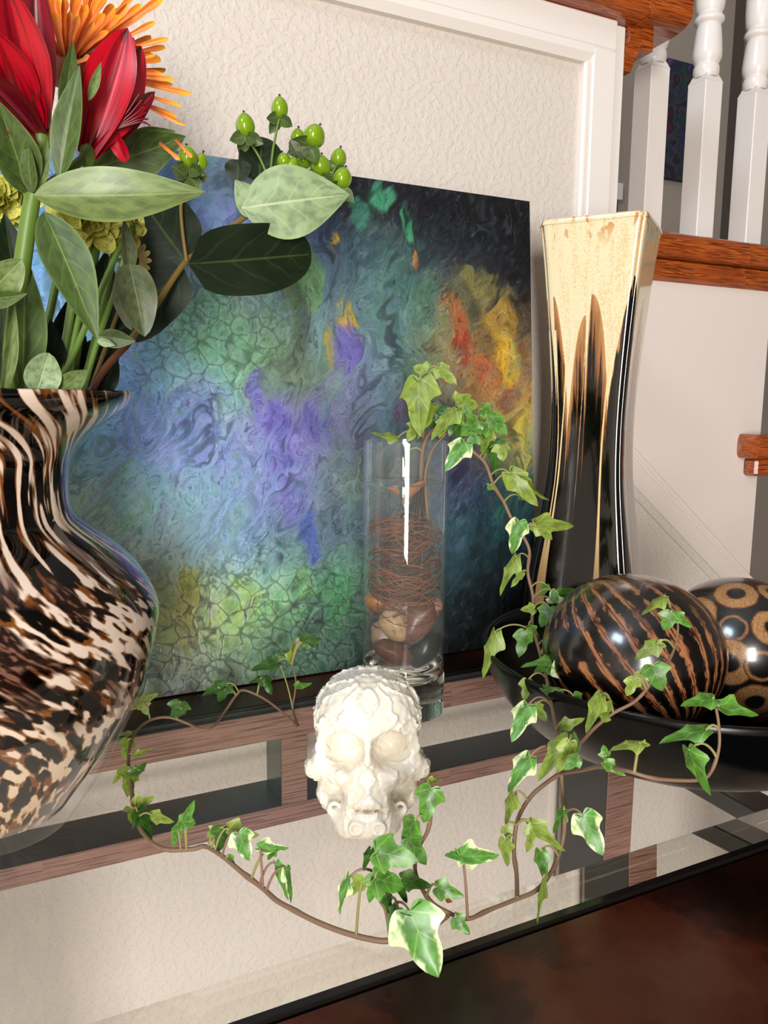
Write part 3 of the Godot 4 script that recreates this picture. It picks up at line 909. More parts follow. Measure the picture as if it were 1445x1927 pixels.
func cap_profile(z1: float, z0: float, y0: float, y1: float) -> Array:
	var q := []
	for k in 28:
		q.append(cap_loop(k / 28.0, z1, z0, y0, y1))
	return q

func baluster(x: float, label: String) -> void:
	var o := thing("baluster", label, "baluster", "white balusters of the stair")
	var w := 0.035
	var zc := -0.908
	var m := MB.new()
	m.box(Vector3(x, 0.5295, zc - w / 2), Vector3(x + w, 0.763, zc + w / 2), 0.0012)
	var c := Vector3(x + w / 2, 0, zc)
	for k in 4:
		var t := Transform3D(Basis(Vector3.UP, k * PI / 2), c)
		m.face([t * Vector3(-w / 2, 0.762, w / 2), t * Vector3(w / 2, 0.762, w / 2), t * Vector3(w * 0.36, 0.774, w * 0.36), t * Vector3(-w * 0.36, 0.774, w * 0.36)])
	put(m, "square_base", mats.white_gloss, o)
	m = MB.new()
	m.lathe(curve2([Vector2(0.016, 0.770), Vector2(0.0185, 0.776), Vector2(0.0185, 0.785), Vector2(0.0168, 0.788), Vector2(0.0207, 0.798), Vector2(0.0205, 0.812), Vector2(0.0178, 0.838), Vector2(0.0165, 0.843), Vector2(0.0208, 0.848), Vector2(0.0208, 0.853), Vector2(0.0168, 0.859), Vector2(0.0200, 0.867), Vector2(0.0215, 0.90), Vector2(0.0195, 1.0), Vector2(0.014, 1.2), Vector2(0.0135, 1.45)], 3), 24, c)
	put(m, "turned_shaft", mats.white_gloss, o)

func make_table() -> void:
	var o := thing("console_table", "long dark wood console table with a clear glass top and dark front board", "table")
	var m := MB.new()
	m.box(Vector3(-0.25, -0.020, -0.314), Vector3(0.71, 0.002, -0.195), 0.004)
	put(m, "front_board", mats.table_lacquer, o)
	m = MB.new()
	m.box(Vector3(-0.25, -0.012, -0.322), Vector3(0.71, 0.0012, -0.3142), 0.0015)
	put(m, "edge_strip", mats.table_edge, o)
	m = MB.new()
	m.box(Vector3(-0.25, -0.012, -0.79), Vector3(0.71, 0.0, -0.684), 0.002)
	put(m, "back_board", mats.table_lacquer, o)
	m = MB.new()
	m.box(Vector3(-0.25, -0.012, -0.6838), Vector3(0.71, 0.0005, -0.676), 0.0010)
	put(m, "edge_strip", mats.table_edge, o)
	# frame bars: brown wood face in front, dark body stands in for wall shadow
	framed(o, "back_rail", Vector3(-0.21, -0.031, -0.676), Vector3(0.665, -0.0038, -0.67), true)
	framed(o, "lower_rail", Vector3(-0.168, -0.119, -0.728), Vector3(0.6229, -0.100, -0.67), true)
	framed(o, "spacer", Vector3(0.213, -0.0999, -0.722), Vector3(0.239, -0.0312, -0.6705), true)
	for x in [-0.21, 0.623]:
		framed(o, "leg", Vector3(x, FLOOR, -0.755), Vector3(x + 0.042, -0.0315, -0.6705), true)
		framed(o, "leg", Vector3(x, FLOOR, -0.29), Vector3(x + 0.042, -0.0205, -0.235), true)
		framed(o, "side_rail", Vector3(x + 0.002, -0.119, -0.6695), Vector3(x + 0.04, -0.100, -0.29), false)
	m = MB.new()
	m.box(Vector3(-0.24, -0.0036, -0.6758), Vector3(0.70, 0.0, -0.349))
	var g := put(m, "glass_top", mats.table_glass, o)
	m = MB.new()
	m.face([Vector3(-0.24, -0.0034, -0.3225), Vector3(0.70, -0.0034, -0.3225), Vector3(0.70, 0.0, -0.349), Vector3(-0.24, 0.0, -0.349)])
	m.face([Vector3(-0.24, -0.0037, -0.3525), Vector3(0.70, -0.0037, -0.3525), Vector3(0.70, -0.0036, -0.3225), Vector3(-0.24, -0.0036, -0.3225)])
	put(m, "bevel", mats.bevel_glass, g)

func framed(o: Node, called: String, lo: Vector3, hi: Vector3, faced: bool) -> void:
	var m := MB.new()
	m.box(lo, hi - Vector3(0, 0, 0.0015 if faced else 0.0), 0.0012)
	var b := put(m, called, mats.table_frame_shade, o)
	if faced:
		m = MB.new()
		m.box(Vector3(lo.x, lo.y, hi.z - 0.0014), hi, 0.0005)
		put(m, "wood_face", mats.table_wood, b)

func make_canvas() -> void:
	var maps := painting_maps()
	var o := thing("canvas_painting", "large poured acrylic painting in blue, purple, green and gold leaning on the wall", "painting")
	var x0 := -0.048
	var x1 := 0.560
	var foot := Vector3(x0, 0.0015, -0.740)
	var up := (Vector3(x0, 0.523, -0.783) - foot)
	var out := Vector3(1, 0, 0).cross(up).normalized()
	var wide := Vector3(x1 - x0, 0, 0)
	var front := mat("poured_paint", Color.WHITE, 0.34)
	front.albedo_texture = maps[0]
	relief(front, maps[1], 0.035)
	var m := MB.new()
	m.face([foot, foot + wide, foot + wide + up, foot + up], [Vector2(0, 1), Vector2(1, 1), Vector2(1, 0), Vector2(0, 0)])
	put(m, "painted_face", front, o)
	m = MB.new()
	var back := -out * 0.018
	var q := [foot, foot + wide, foot + wide + up, foot + up]
	for k in 4:
		m.face([q[k] + back, q[(k + 1) % 4] + back, q[(k + 1) % 4], q[k]])
	m.face([q[3] + back, q[2] + back, q[1] + back, q[0] + back])
	put(m, "canvas_edge", mat("painted_edge", Color(0.05, 0.05, 0.055), 0.5), o)


# ---------------------------------------------------------------- objects on the table
func make_fleck_vase() -> void:
	var o := thing("glass_vase", "large blown glass vase with cream, black and amber flecks holding the bouquet", "vase")
	var c := Vector3(-0.025, 0.0005, -0.555)
	# outer shape, foot to lip
	var outer := curve2([Vector2(0.001, 0.001), Vector2(0.036, 0.0), Vector2(0.0455, 0.003), Vector2(0.0505, 0.008), Vector2(0.0655, 0.029), Vector2(0.0757, 0.045), Vector2(0.0861, 0.066), Vector2(0.0958, 0.087), Vector2(0.1038, 0.110), Vector2(0.1091, 0.1315), Vector2(0.1111, 0.1468), Vector2(0.1089, 0.1564), Vector2(0.1023, 0.1697), Vector2(0.0923, 0.1831), Vector2(0.079, 0.1956), Vector2(0.0659, 0.2059), Vector2(0.0590, 0.2135), Vector2(0.0565, 0.2261), Vector2(0.0568, 0.2404), Vector2(0.0586, 0.251), Vector2(0.0633, 0.2598), Vector2(0.0702, 0.2668), Vector2(0.0805, 0.2739), Vector2(0.0909, 0.281), Vector2(0.0979, 0.2881), Vector2(0.0998, 0.2927), Vector2(0.0985, 0.2948)], 3)
	var core := PackedVector2Array()
	for k in outer.size():
		var q := outer[outer.size() - 1 - k]
		var clear := 0.0012 + 0.0085 * smoothstep(0.10, 0.015, q.y)
		if q.y > 0.2:
			clear = 0.0012
		if q.y > 0.011 and k > 0:
			core.append(Vector2(maxf(q.x - clear, 0.002), q.y))
	core.append(Vector2(0.020, 0.0105))
	core.append(Vector2(0.0005, 0.010))
	var full := PackedVector2Array([Vector2(0.0950, 0.2915)])
	full.append_array(core)
	var m := MB.new()
	var cm := full.size() - 1
	m.grid(72, cm, func(a: float, b: float) -> Vector3:
		var q := full[roundi(b * cm)]
		return c + Vector3(q.x * sin(a * TAU), q.y, q.x * cos(a * TAU)), true, true)
	for k in m.uv.size():
		# down the wall from the lip
		m.uv[k].y = clampf((0.2945 - (m.v[k].y - c.y)) / 0.285, 0.002, 0.998)
	var glaze := mat("fleck_glass", Color.WHITE, 0.08)
	glaze.albedo_texture = flecks()
	glaze.clearcoat_enabled = true
	glaze.clearcoat = 0.45
	glaze.clearcoat_roughness = 0.03
	glaze.metallic_specular = 0.42
	put(m, "body", glaze, o)
	m = MB.new()
	var low := PackedVector2Array()
	for q in outer:
		if q.y < 0.10:
			low.append(q)
	m.lathe(low, 72, c)
	put(m, "clear_casing", mats.vase_glass, o)
	# inside of the neck
	m = MB.new()
	var inner := PackedVector2Array([Vector2(0.0950, 0.2915), Vector2(0.076, 0.277), Vector2(0.058, 0.262), Vector2(0.052, 0.245), Vector2(0.052, 0.225), Vector2(0.06, 0.20), Vector2(0.0005, 0.19)])
	m.lathe(inner, 48, c)
	put(m, "inner_wall", mat("amber_glass", Color(0.30, 0.15, 0.06), 0.1), o)

func make_drip_vase() -> void:
	var o := thing("ceramic_vase", "tall square black vase with cream glaze dripping from its top", "vase")
	var s := 0.1115
	var near := on_z(1216, 397, -0.622)
	var l := Vector3(-0.60, 0, -0.80).normalized()
	var r := Vector3(-l.z, 0, l.x)
	var top := near.y + 0.002
	var centre := Vector3(near.x, 0, near.z) + (l + r) * s / 2
	var half := curve2([Vector2(0.0595, 0.0), Vector2(0.0600, 0.03), Vector2(0.0580, 0.08), Vector2(0.0500, 0.14), Vector2(0.0425, 0.20), Vector2(0.0402, 0.25), Vector2(0.0412, 0.30), Vector2(0.0450, 0.36), Vector2(0.0510, 0.43), Vector2(0.0560, 0.475), Vector2(0.0574, top - 0.006), Vector2(0.0568, top - 0.0015), Vector2(0.0545, top)], 4)
	var count := half.size() - 1
	var ring := func(a: float, h: Vector2) -> Vector3:
		# once round a rounded square, from the left corner along the front face
		var side := int(a * 4.0) % 4
		var t := fposmod(a * 4.0, 1.0) * 2.0 - 1.0
		var bend := signf(t) * (1.0 - pow(1.0 - absf(t), 1.25))
		var cut := 1.0 - 0.10 * pow(absf(t), 9.0)
		var p := Vector2(bend * cut, cut)
		var q := [Vector2(p.x, -p.y), Vector2(p.y, p.x), Vector2(-p.x, p.y), Vector2(-p.y, -p.x)][side] as Vector2
		return centre + (-l * q.x + r * q.y) * h.x + Vector3(0, h.y, 0)
	var m := MB.new()
	m.grid(96, count, func(a: float, b: float) -> Vector3: return ring.call(a, half[roundi(b * count)]), true)
	for k in m.uv.size():
		m.uv[k].y = clampf(1.0 - m.v[k].y / top, 0.001, 0.999)
	var glaze := mat("drip_glaze", Color.WHITE, 0.10)
	glaze.albedo_texture = drips()
	glaze.clearcoat_enabled = true
	glaze.clearcoat = 0.6
	glaze.clearcoat_roughness = 0.04
	put(m, "body", glaze, o)
	m = MB.new()
	var mouth := PackedVector2Array([Vector2(0.001, 0.35), Vector2(0.038, 0.35), Vector2(0.048, 0.45), Vector2(0.0530, top - 0.003), Vector2(0.0545, top)])
	m.grid(96, 4, func(a: float, b: float) -> Vector3: return ring.call(a, mouth[roundi(b * 4)]), true, true)
	put(m, "inner_wall", mat("cream_glaze", Color(0.85, 0.74, 0.52), 0.2), o)

func make_bowl() -> void:
	var o := thing("bowl", "wide shallow black lacquer bowl holding two decorative balls", "bowl")
	var c := Vector3(0.50, 0.001, -0.462)
	var p := curve2([Vector2(0.0005, 0.0), Vector2(0.07, 0.0), Vector2(0.098, 0.006), Vector2(0.130, 0.022), Vector2(0.155, 0.050), Vector2(0.1655, 0.074), Vector2(0.1672, 0.080), Vector2(0.1660, 0.0835), Vector2(0.1625, 0.0825), Vector2(0.1605, 0.078), Vector2(0.152, 0.054), Vector2(0.128, 0.029), Vector2(0.095, 0.012), Vector2(0.05, 0.007), Vector2(0.0005, 0.007)], 4)
	var m := MB.new()
	m.lathe(p, 96, c)
	put(m, "body", mats.black_lacquer, o)

func make_balls() -> void:
	var o := thing("decorative_ball", "glossy black ball with wavy strips of brown bark, left in the bowl", "ball", "balls in the black bowl")
	var c := on_z(1189, 1228, -0.445)
	var toward := (eye - c).normalized()
	var side := Vector3.UP.cross(toward).normalized()
	# the strips run together low on the right front
	var pole := (-Vector3.UP * 0.78 + side * 0.50 + toward * 0.38).normalized()
	var bx := pole.cross(toward).normalized()
	var basis := Basis(bx, -pole, bx.cross(-pole))
	var r := Vector3(0.0700, 0.0620, 0.0700)
	var m := MB.new()
	m.grid(72, 40, func(a: float, b: float) -> Vector3:
		var th := PI * (1.0 - b)
		var d := basis * Vector3(sin(th) * sin(a * TAU), cos(th), sin(th) * cos(a * TAU))
		return c + d * r, true)
	var t := mat("bark_lacquer", Color.WHITE, 0.30)
	t.albedo_texture = bark_strips()
	t.clearcoat_enabled = true
	t.clearcoat = 1.0
	t.clearcoat_roughness = 0.14
	put(m, "body", t, o)
	o = thing("decorative_ball", "glossy black ball inlaid with rings of cut wood, right in the bowl", "ball", "balls in the black bowl")
	c = on_z(1386, 1222, -0.472)
	r = Vector3(0.067, 0.066, 0.067)
	var rings := []
	# ring centres seen in the photograph, with outer and inner radius in pixels
	for q in [[1385, 1115, 42, 14], [1303, 1160, 50, 25], [1380, 1180, 27, 18], [1450, 1180, 36, 10], [1372, 1247, 46, 15], [1433, 1254, 31, 20], [1420, 1322, 42, 15], [1300, 1092, 34, 14], [1310, 1235, 30, 12], [1455, 1115, 32, 12]]:
		var d := aim(q[0], q[1]).normalized()
		var oc := eye - c
		var bq := oc.dot(d)
		var disc := bq * bq - (oc.length_squared() - 0.0665 * 0.0665)
		var hit := eye + d * (-bq - sqrt(maxf(disc, 0.0)))
		var k := depth(c) / FOCAL / 0.0665
		rings.append([(hit - c).normalized(), q[2] * k * 0.92, q[3] * k * 0.92])
	for k in 40:
		var y := 1.0 - 2.0 * (k + 0.5) / 40
		var d := Vector3(sqrt(1 - y * y) * sin(k * 2.4), y, sqrt(1 - y * y) * cos(k * 2.4))
		var clear := true
		for q in rings:
			clear = clear and acos(clampf(d.dot(q[0]), -1, 1)) > q[1] + 0.22
		if clear:
			rings.append([d, 0.27 + 0.05 * sin(k * 1.7), 0.10 + 0.04 * cos(k * 2.3)])
	m = MB.new()
	m.ball(c, r, Basis(), 72, 40)
	for k in m.uv.size():
		m.uv[k].y = 1.0 - m.uv[k].y
	t = mat("ring_lacquer", Color.WHITE, 0.30)
	t.albedo_texture = wood_rings(rings)
	t.clearcoat_enabled = true
	t.clearcoat = 1.0
	t.clearcoat_roughness = 0.14
	put(m, "body", t, o)

# ---- carved skull: a field of joined ellipsoids and bars, meshed by surface nets
func smin(a: float, b: float, k: float) -> float:
	var h := maxf(k - absf(a - b), 0.0) / k
	return minf(a, b) - h * h * k * 0.25

func smax(a: float, b: float, k: float) -> float:
	return -smin(-a, -b, k)

func ell(p: Vector3, c: Vector3, r: Vector3) -> float:
	var q := (p - c) / r
	var l := q.length()
	return (l - 1.0) * minf(r.x, minf(r.y, r.z)) if l < 0.3 else l * (l - 1.0) / ((q / r).length() + 1e-6)

func bar(p: Vector3, a: Vector3, b: Vector3, ra: float, rb: float) -> float:
	var ab := b - a
	var t := clampf((p - a).dot(ab) / ab.length_squared(), 0, 1)
	return (p - a - ab * t).length() - lerpf(ra, rb, t)

var skull_swirl: FastNoiseLite
var skull_fine: FastNoiseLite

func skull_field(p0: Vector3, carved: bool) -> float:
	# the face is tipped back a little
	var p := Vector3(p0.x, p0.y * 0.985 - p0.z * 0.174, p0.z * 0.985 + p0.y * 0.174)
	var s := Vector3(absf(p.x), p.y, p.z)
	var d := ell(s, Vector3(0, 1.2, -1.0), Vector3(4.35, 3.75, 4.9))
	d = smin(d, ell(s, Vector3(0, 1.3, 1.2), Vector3(3.8, 3.1, 2.9)), 0.8)
	d = smin(d, bar(s, Vector3(0, 0.95, 3.7), Vector3(3.2, 0.90, 2.4), 0.60, 0.60), 0.7)
	d = smin(d, bar(s, Vector3(3.35, 0.7, 2.3), Vector3(3.5, -1.6, 2.4), 0.55, 0.70), 0.6)
	d = smin(d, bar(s, Vector3(1.8, -2.1, 3.3), Vector3(3.95, -2.0, 1.9), 0.85, 0.78), 0.7)
	d = smin(d, bar(s, Vector3(3.95, -2.0, 1.9), Vector3(3.9, -1.5, -1.4), 0.66, 0.5), 0.6)
	d = smin(d, ell(s, Vector3(0, -2.9, 2.1), Vector3(2.2, 2.7, 2.0)), 0.6)
	d = smin(d, ell(s, Vector3(0, -4.1, 2.7), Vector3(1.9, 1.3, 1.5)), 0.5)
	d = smin(d, ell(s, Vector3(0, -5.7, 2.5), Vector3(2.1, 1.5, 1.5)), 0.5)
	d = smin(d, bar(s, Vector3(3.3, -1.8, -0.2), Vector3(3.05, -4.2, 0.6), 0.62, 0.75), 0.5)
	d = smin(d, bar(s, Vector3(3.05, -4.2, 0.6), Vector3(1.4, -6.0, 2.5), 0.85, 0.95), 0.6)
	d = smin(d, ell(s, Vector3(0, -4.6, -0.6), Vector3(2.6, 2.6, 2.8)), 1.2)
	d = smin(d, bar(s, Vector3(0, 0.6, 3.8), Vector3(0, -0.9, 4.3), 0.60, 0.60), 0.5)
	# sockets, nose, hollows under the cheek bones, temples
	d = smax(d, -ell(s, Vector3(1.66, -0.30, 3.7), Vector3(1.40, 1.34, 2.3)), 0.35)
	d = smax(d, -ell(s, Vector3(0.42, -1.8, 4.75), Vector3(0.45, 0.75, 0.8)), 0.25)
	d = smax(d, -ell(s, Vector3(2.65, -3.75, 2.3), Vector3(0.85, 1.1, 1.5)), 0.5)
	d = smax(d, -ell(s, Vector3(4.6, 0.4, 1.6), Vector3(1.0, 1.3, 1.2)), 0.5)
	# line between the jaws and the clefts of the teeth
	d = smax(d, -ell(s, Vector3(0, -4.55, 4.1), Vector3(1.6, 0.10, 0.8)), 0.15)
	if p.y < -3.5 and p.y > -5.5 and p.z > 2.6 and s.x < 1.7:
		d += 0.07 * maxf(0.0, cos(p.x * TAU / 0.62)) * smoothstep(0.9, 0.4, absf(p.y + 4.55))
	if carved:
		# carved scrolls on the bone, knobs on the chin
		var w := Vector3(s.x + 0.5 * sin(s.y * 1.7), s.y + 0.5 * sin(s.z * 1.5), s.z)
		var n := skull_swirl.get_noise_3d(w.x, w.y, w.z)
		var f := skull_fine.get_noise_3d(s.x, s.y, s.z)
		var amount := lerpf(0.13, 0.23, smoothstep(0.6, 1.6, p.y))
		d += amount * (smoothstep(0.0, 0.22, absf(n)) - 0.6) + 0.09 * f
		for c in [Vector3(0.85, -5.75, 3.85), Vector3(2.5, -4.9, 2.2)]:
			var e: Vector3 = s - c
			d = smin(d, Vector2(Vector2(e.x, e.y).length() - 0.42, e.z * 0.8).length() - 0.16, 0.12)
	return maxf(d, -6.0 - p0.y)

func make_skull() -> void:
	skull_swirl = noise(FastNoiseLite.TYPE_SIMPLEX_SMOOTH, 0.55, 101, 1)
	skull_fine = noise(FastNoiseLite.TYPE_SIMPLEX_SMOOTH, 1.5, 102, 2)
	var lo := Vector3(-5.2, -6.5, -6.7)
	var step := 0.145
	var nx := 72
	var ny := 86
	var nz := 86
	var field := PackedFloat32Array()
	field.resize(nx * ny * nz)
	var block := 4
	for bz in range(0, nz, block):
		for by in range(0, ny, block):
			for bx in range(0, nx, block):
				var mid := lo + (Vector3(bx, by, bz) + Vector3.ONE * 1.5) * step
				var far := skull_field(mid, false)
				var close := absf(far) < 2.0
				for z in range(bz, mini(bz + block, nz)):
					for y in range(by, mini(by + block, ny)):
						for x in range(bx, mini(bx + block, nx)):
							field[(z * ny + y) * nx + x] = skull_field(lo + Vector3(x, y, z) * step, true) if close else far
	var m := MB.new()
	var cell := {}
	var stride := [1, nx, nx * ny]
	for z in nz - 1:
		for y in ny - 1:
			for x in nx - 1:
				var at := (z * ny + y) * nx + x
				var sum := Vector3.ZERO
				var hits := 0
				var inside := 0
				var q := [field[at], field[at + 1], field[at + nx], field[at + nx + 1], field[at + nx * ny], field[at + nx * ny + 1], field[at + nx * ny + nx], field[at + nx * ny + nx + 1]]
				for v in q:
					inside += 1 if v < 0.0 else 0
				if inside == 0 or inside == 8:
					continue
				for e in [[0, 1], [2, 3], [4, 5], [6, 7], [0, 2], [1, 3], [4, 6], [5, 7], [0, 4], [1, 5], [2, 6], [3, 7]]:
					var a: float = q[e[0]]
					var b: float = q[e[1]]
					if (a < 0.0) != (b < 0.0):
						var t := a / (a - b)
						var pa := Vector3(e[0] & 1, (e[0] >> 1) & 1, e[0] >> 2)
						var pb := Vector3(e[1] & 1, (e[1] >> 1) & 1, e[1] >> 2)
						sum += pa.lerp(pb, t)
						hits += 1
				cell[at] = m.v.size()
				m.v.append((lo + (Vector3(x, y, z) + sum / hits) * step) * 0.01)
				m.n.append(Vector3.ZERO)
				m.uv.append(Vector2.ZERO)
	for z in range(1, nz - 1):
		for y in range(1, ny - 1):
			for x in range(1, nx - 1):
				var at := (z * ny + y) * nx + x
				for ax in 3:
					var there: int = at + stride[ax]
					if (field[at] < 0.0) == (field[there] < 0.0):
						continue
					var b: int = stride[(ax + 1) % 3]
					var c: int = stride[(ax + 2) % 3]
					if not (cell.has(at) and cell.has(at - b) and cell.has(at - b - c) and cell.has(at - c)):
						continue
					var flip := field[at] > 0.0
					m.tri(cell[at], cell[at - b], cell[at - b - c], not flip)
					m.tri(cell[at], cell[at - b - c], cell[at - c], not flip)
	for k in m.n.size():
		m.n[k] = m.n[k].normalized()
	var wax := mat("wax", Color(0.92, 0.885, 0.82), 0.30)
	wax.subsurf_scatter_enabled = true
	wax.subsurf_scatter_strength = 0.06
	relief(wax, noise_tex(noise(FastNoiseLite.TYPE_CELLULAR, 0.03, 103, 2), 256), 0.035)
	wax.uv1_triplanar = true
	wax.uv1_scale = Vector3.ONE * 30.0
	wax.clearcoat_enabled = true
	wax.clearcoat = 0.3
	wax.clearcoat_roughness = 0.2
	var o := thing("skull", "carved cream wax skull standing on the glass in front of the clear vase", "skull")
	var s := put(m, "carving", wax, o)
	# set on the glass, turned to the camera and leaning back
	var foot := on_y(688, 1580, 0.0)
	var toward := (eye - foot)
	toward.y = 0
	toward = toward.normalized()
	var b := Basis(Vector3.UP.cross(toward).normalized(), Vector3.UP, toward)
	o.position = foot - toward * 0.012
	o.basis = b
	s.position = Vector3(0.001, 0.0562, -0.028)
	s.scale = Vector3(0.90, 0.93, 0.90)

func make_clear_vase() -> void:
	var base := on_y(758, 1333, 0.0)
	base.y = 0.0004
	var h := on_z(758, 829, base.z).y
	var r := 0.0385
	var o := thing("cylinder_vase", "clear glass cylinder vase with water, pebbles and ivy roots", "vase")
	var m := MB.new()
	m.lathe(PackedVector2Array([Vector2(r, 0.040), Vector2(r, h - 0.001), Vector2(r - 0.0008, h), Vector2(r - 0.0018, h), Vector2(r - 0.0024, h - 0.001), Vector2(r - 0.0026, on_z(758, 906, base.z).y)]), 56, base)
	put(m, "glass_wall", mats.thin_glass, o)
	m = MB.new()
	m.lathe(curve2([Vector2(0.0003, 0.0), Vector2(r - 0.004, 0.0), Vector2(r - 0.001, 0.0012), Vector2(r, 0.004), Vector2(r, 0.040), Vector2(r - 0.0022, 0.050), Vector2(r - 0.005, 0.042), Vector2(r - 0.012, 0.034), Vector2(0.016, 0.030), Vector2(0.0003, 0.029)], 3), 56, base)
	put(m, "thick_base", mats.thick_glass, o)
	var level := on_z(758, 908, base.z).y
	var w := thing("water", "clear water standing in the cylinder vase up to below its rim", "water")
	m = MB.new()
	m.lathe(PackedVector2Array([Vector2(0.0003, 0.0305), Vector2(0.016, 0.0315), Vector2(r - 0.012, 0.0355), Vector2(r - 0.0052, 0.0435), Vector2(r - 0.0030, 0.052), Vector2(r - 0.0030, level + 0.0012), Vector2(r - 0.0042, level), Vector2(0.0003, level)]), 48, base)
	put(m, "body", mats.water, w)
	m = MB.new()
	var edge := PackedVector2Array()
	for k in 9:
		edge.append(Vector2(r - 0.0034 + 0.0008 * cos(k * TAU / 8), level + 0.0009 * sin(k * TAU / 8)))
	m.lathe(edge, 56, base)
	put(m, "meniscus", mats.thick_glass, w)
	# pebbles: centre in the photograph, offset towards the eye, half sizes, turn in the picture, colour, look
	var list := [[742, 1175, 0.014, 0.0170, 0.0125, 0.013, 55, Color(0.74, 0.62, 0.46), "tan pebble with a black fleck at the left front of the clear vase"],
		[757, 1148, 0.004, 0.0190, 0.0120, 0.013, 15, Color(0.70, 0.56, 0.47), "pinkish pebble topmost in the middle of the clear vase"],
		[788, 1172, 0.016, 0.0240, 0.0150, 0.011, -52, Color(0.42, 0.25, 0.19), "large reddish brown flat pebble at the right of the clear vase"],
		[738, 1228, 0.016, 0.0190, 0.0105, 0.012, 22, Color(0.42, 0.23, 0.13), "oval chestnut pebble at the bottom of the clear vase"],
		[706, 1133, 0.002, 0.0130, 0.0090, 0.010, 20, Color(0.62, 0.40, 0.17), "amber pebble at the upper left under the roots"],
		[697, 1212, 0.006, 0.0230, 0.0120, 0.012, 68, Color(0.62, 0.51, 0.41), "long beige pebble low against the left side of the clear vase"],
		[818, 1222, 0.002, 0.0200, 0.0130, 0.012, -48, Color(0.020, 0.018, 0.018), "black pebble low at the right of the clear vase"],
		[814, 1140, 0.000, 0.0110, 0.0090, 0.010, 10, Color(0.66, 0.52, 0.46), "small pale pink pebble behind the large brown one"],
		[772, 1205, -0.006, 0.0180, 0.0130, 0.013, 5, Color(0.40, 0.27, 0.20), "brown pebble half hidden in the middle of the heap"]]
	var speck := noise_tex(noise(FastNoiseLite.TYPE_SIMPLEX_SMOOTH, 0.02, 111, 4), 256, ramp([[0.0, Color(0.62, 0.56, 0.52)], [0.5, Color(0.95, 0.95, 0.95)], [1.0, Color(1.0, 0.98, 0.94)]]))
	for k in list.size():
		var q: Array = list[k]
		var kc: float = depth(Vector3(base.x, 0.08, base.z)) - q[2]
		var c := on_k(q[0], q[1], kc)
		var flat := Vector2(c.x - base.x, c.z - base.z)
		var most: float = r - 0.004 - q[3] * 0.75
		if flat.length() > most:
			flat = flat.normalized() * most
			c = Vector3(base.x + flat.x, c.y, base.z + flat.y)
		var p := thing("pebble", q[8], "pebble", "pebbles in the clear vase")
		p.position = c
		var ang := deg_to_rad(-q[6])
		var ex := right_axis * cos(ang) + up_axis * sin(ang)
		var ey := -right_axis * sin(ang) + up_axis * cos(ang)
		var b := Basis(ex, ey, ex.cross(ey))
		var mm := mat("pebble_%d" % k, q[7], 0.35)
		mm.albedo_texture = speck
		mm.uv1_triplanar = true
		mm.uv1_scale = Vector3.ONE * 22.0
		m = MB.new()
		var lump := noise(FastNoiseLite.TYPE_SIMPLEX_SMOOTH, 0.9, 120 + k, 1)
		m.grid(28, 18, func(a: float, bb: float) -> Vector3:
			var th := PI * (1.0 - bb)
			var d := Vector3(sin(th) * sin(a * TAU), cos(th), sin(th) * cos(a * TAU))
			var g := 1.0 + 0.10 * lump.get_noise_3d(d.x, d.y, d.z)
			return b * (Vector3(d.x * q[3], d.y * q[4], d.z * q[5]) * g), true)
		put(m, "stone", mm, p)


# ---------------------------------------------------------------- ivy
var ivy_half: PackedVector2Array   # right half of the blade outline, base to tip

func ivy_outline(narrow: float) -> PackedVector2Array:
	var p := [Vector2(0.0, 0.0), Vector2(0.10, -0.07), Vector2(0.23, -0.10), Vector2(0.36, -0.03), Vector2(0.47, 0.10), Vector2(0.57, 0.28), Vector2(0.44, 0.34), Vector2(0.32, 0.42), Vector2(0.29, 0.52), Vector2(0.28, 0.64), Vector2(0.17, 0.84), Vector2(0.0, 1.0)]
	var q := []
	for k in p.size():
		q.append(Vector2(p[k].x * narrow, p[k].y))
	return curve2(q, 2)

# one ivy blade from base to tip; side is across the blade, n out of it
func ivy_blade(m: MB, base: Vector3, axis: Vector3, side: Vector3, n: Vector3, wide: float, fold: float, droop: float, narrow: float) -> void:
	var half := ivy_outline(narrow)
	var count := half.size() - 1
	var long := axis.length()
	var dir := axis / long
	m.grid(4, count, func(a: float, b: float) -> Vector3:
		var k := roundi(b * count)
		var s := a * 2.0 - 1.0
		var edge := half[k]
		var rib := clampf(edge.y, 0.0, 1.0)
		if k <= 4:
			rib = 0.02 * k
		var y := lerpf(rib, edge.y, pow(absf(s), 1.3))
		var x := edge.x * s
		var ax := absf(x)
		var lift := fold * ax - droop * (y * y * 0.5 + ax * ax * 1.2) + 0.03 * sin(y * 9.0 + x * 5.0) * ax * 4.0
		return base + dir * y * long + side * x * wide + n * lift * long)
	for k in m.uv.size():
		var j := int(k / 5.0)
		var i := k % 5
		var s := i / 2.0 - 1.0
		var edge := half[clampi(j, 0, count)]
		var rib := clampf(edge.y, 0.0, 1.0)
		if j <= 4:
			rib = 0.02 * j
		var y := lerpf(rib, edge.y, pow(absf(s), 1.3))
		m.uv[k] = Vector2(edge.x / narrow * s / 1.4 + 0.5, (y + 0.15) / 1.2)

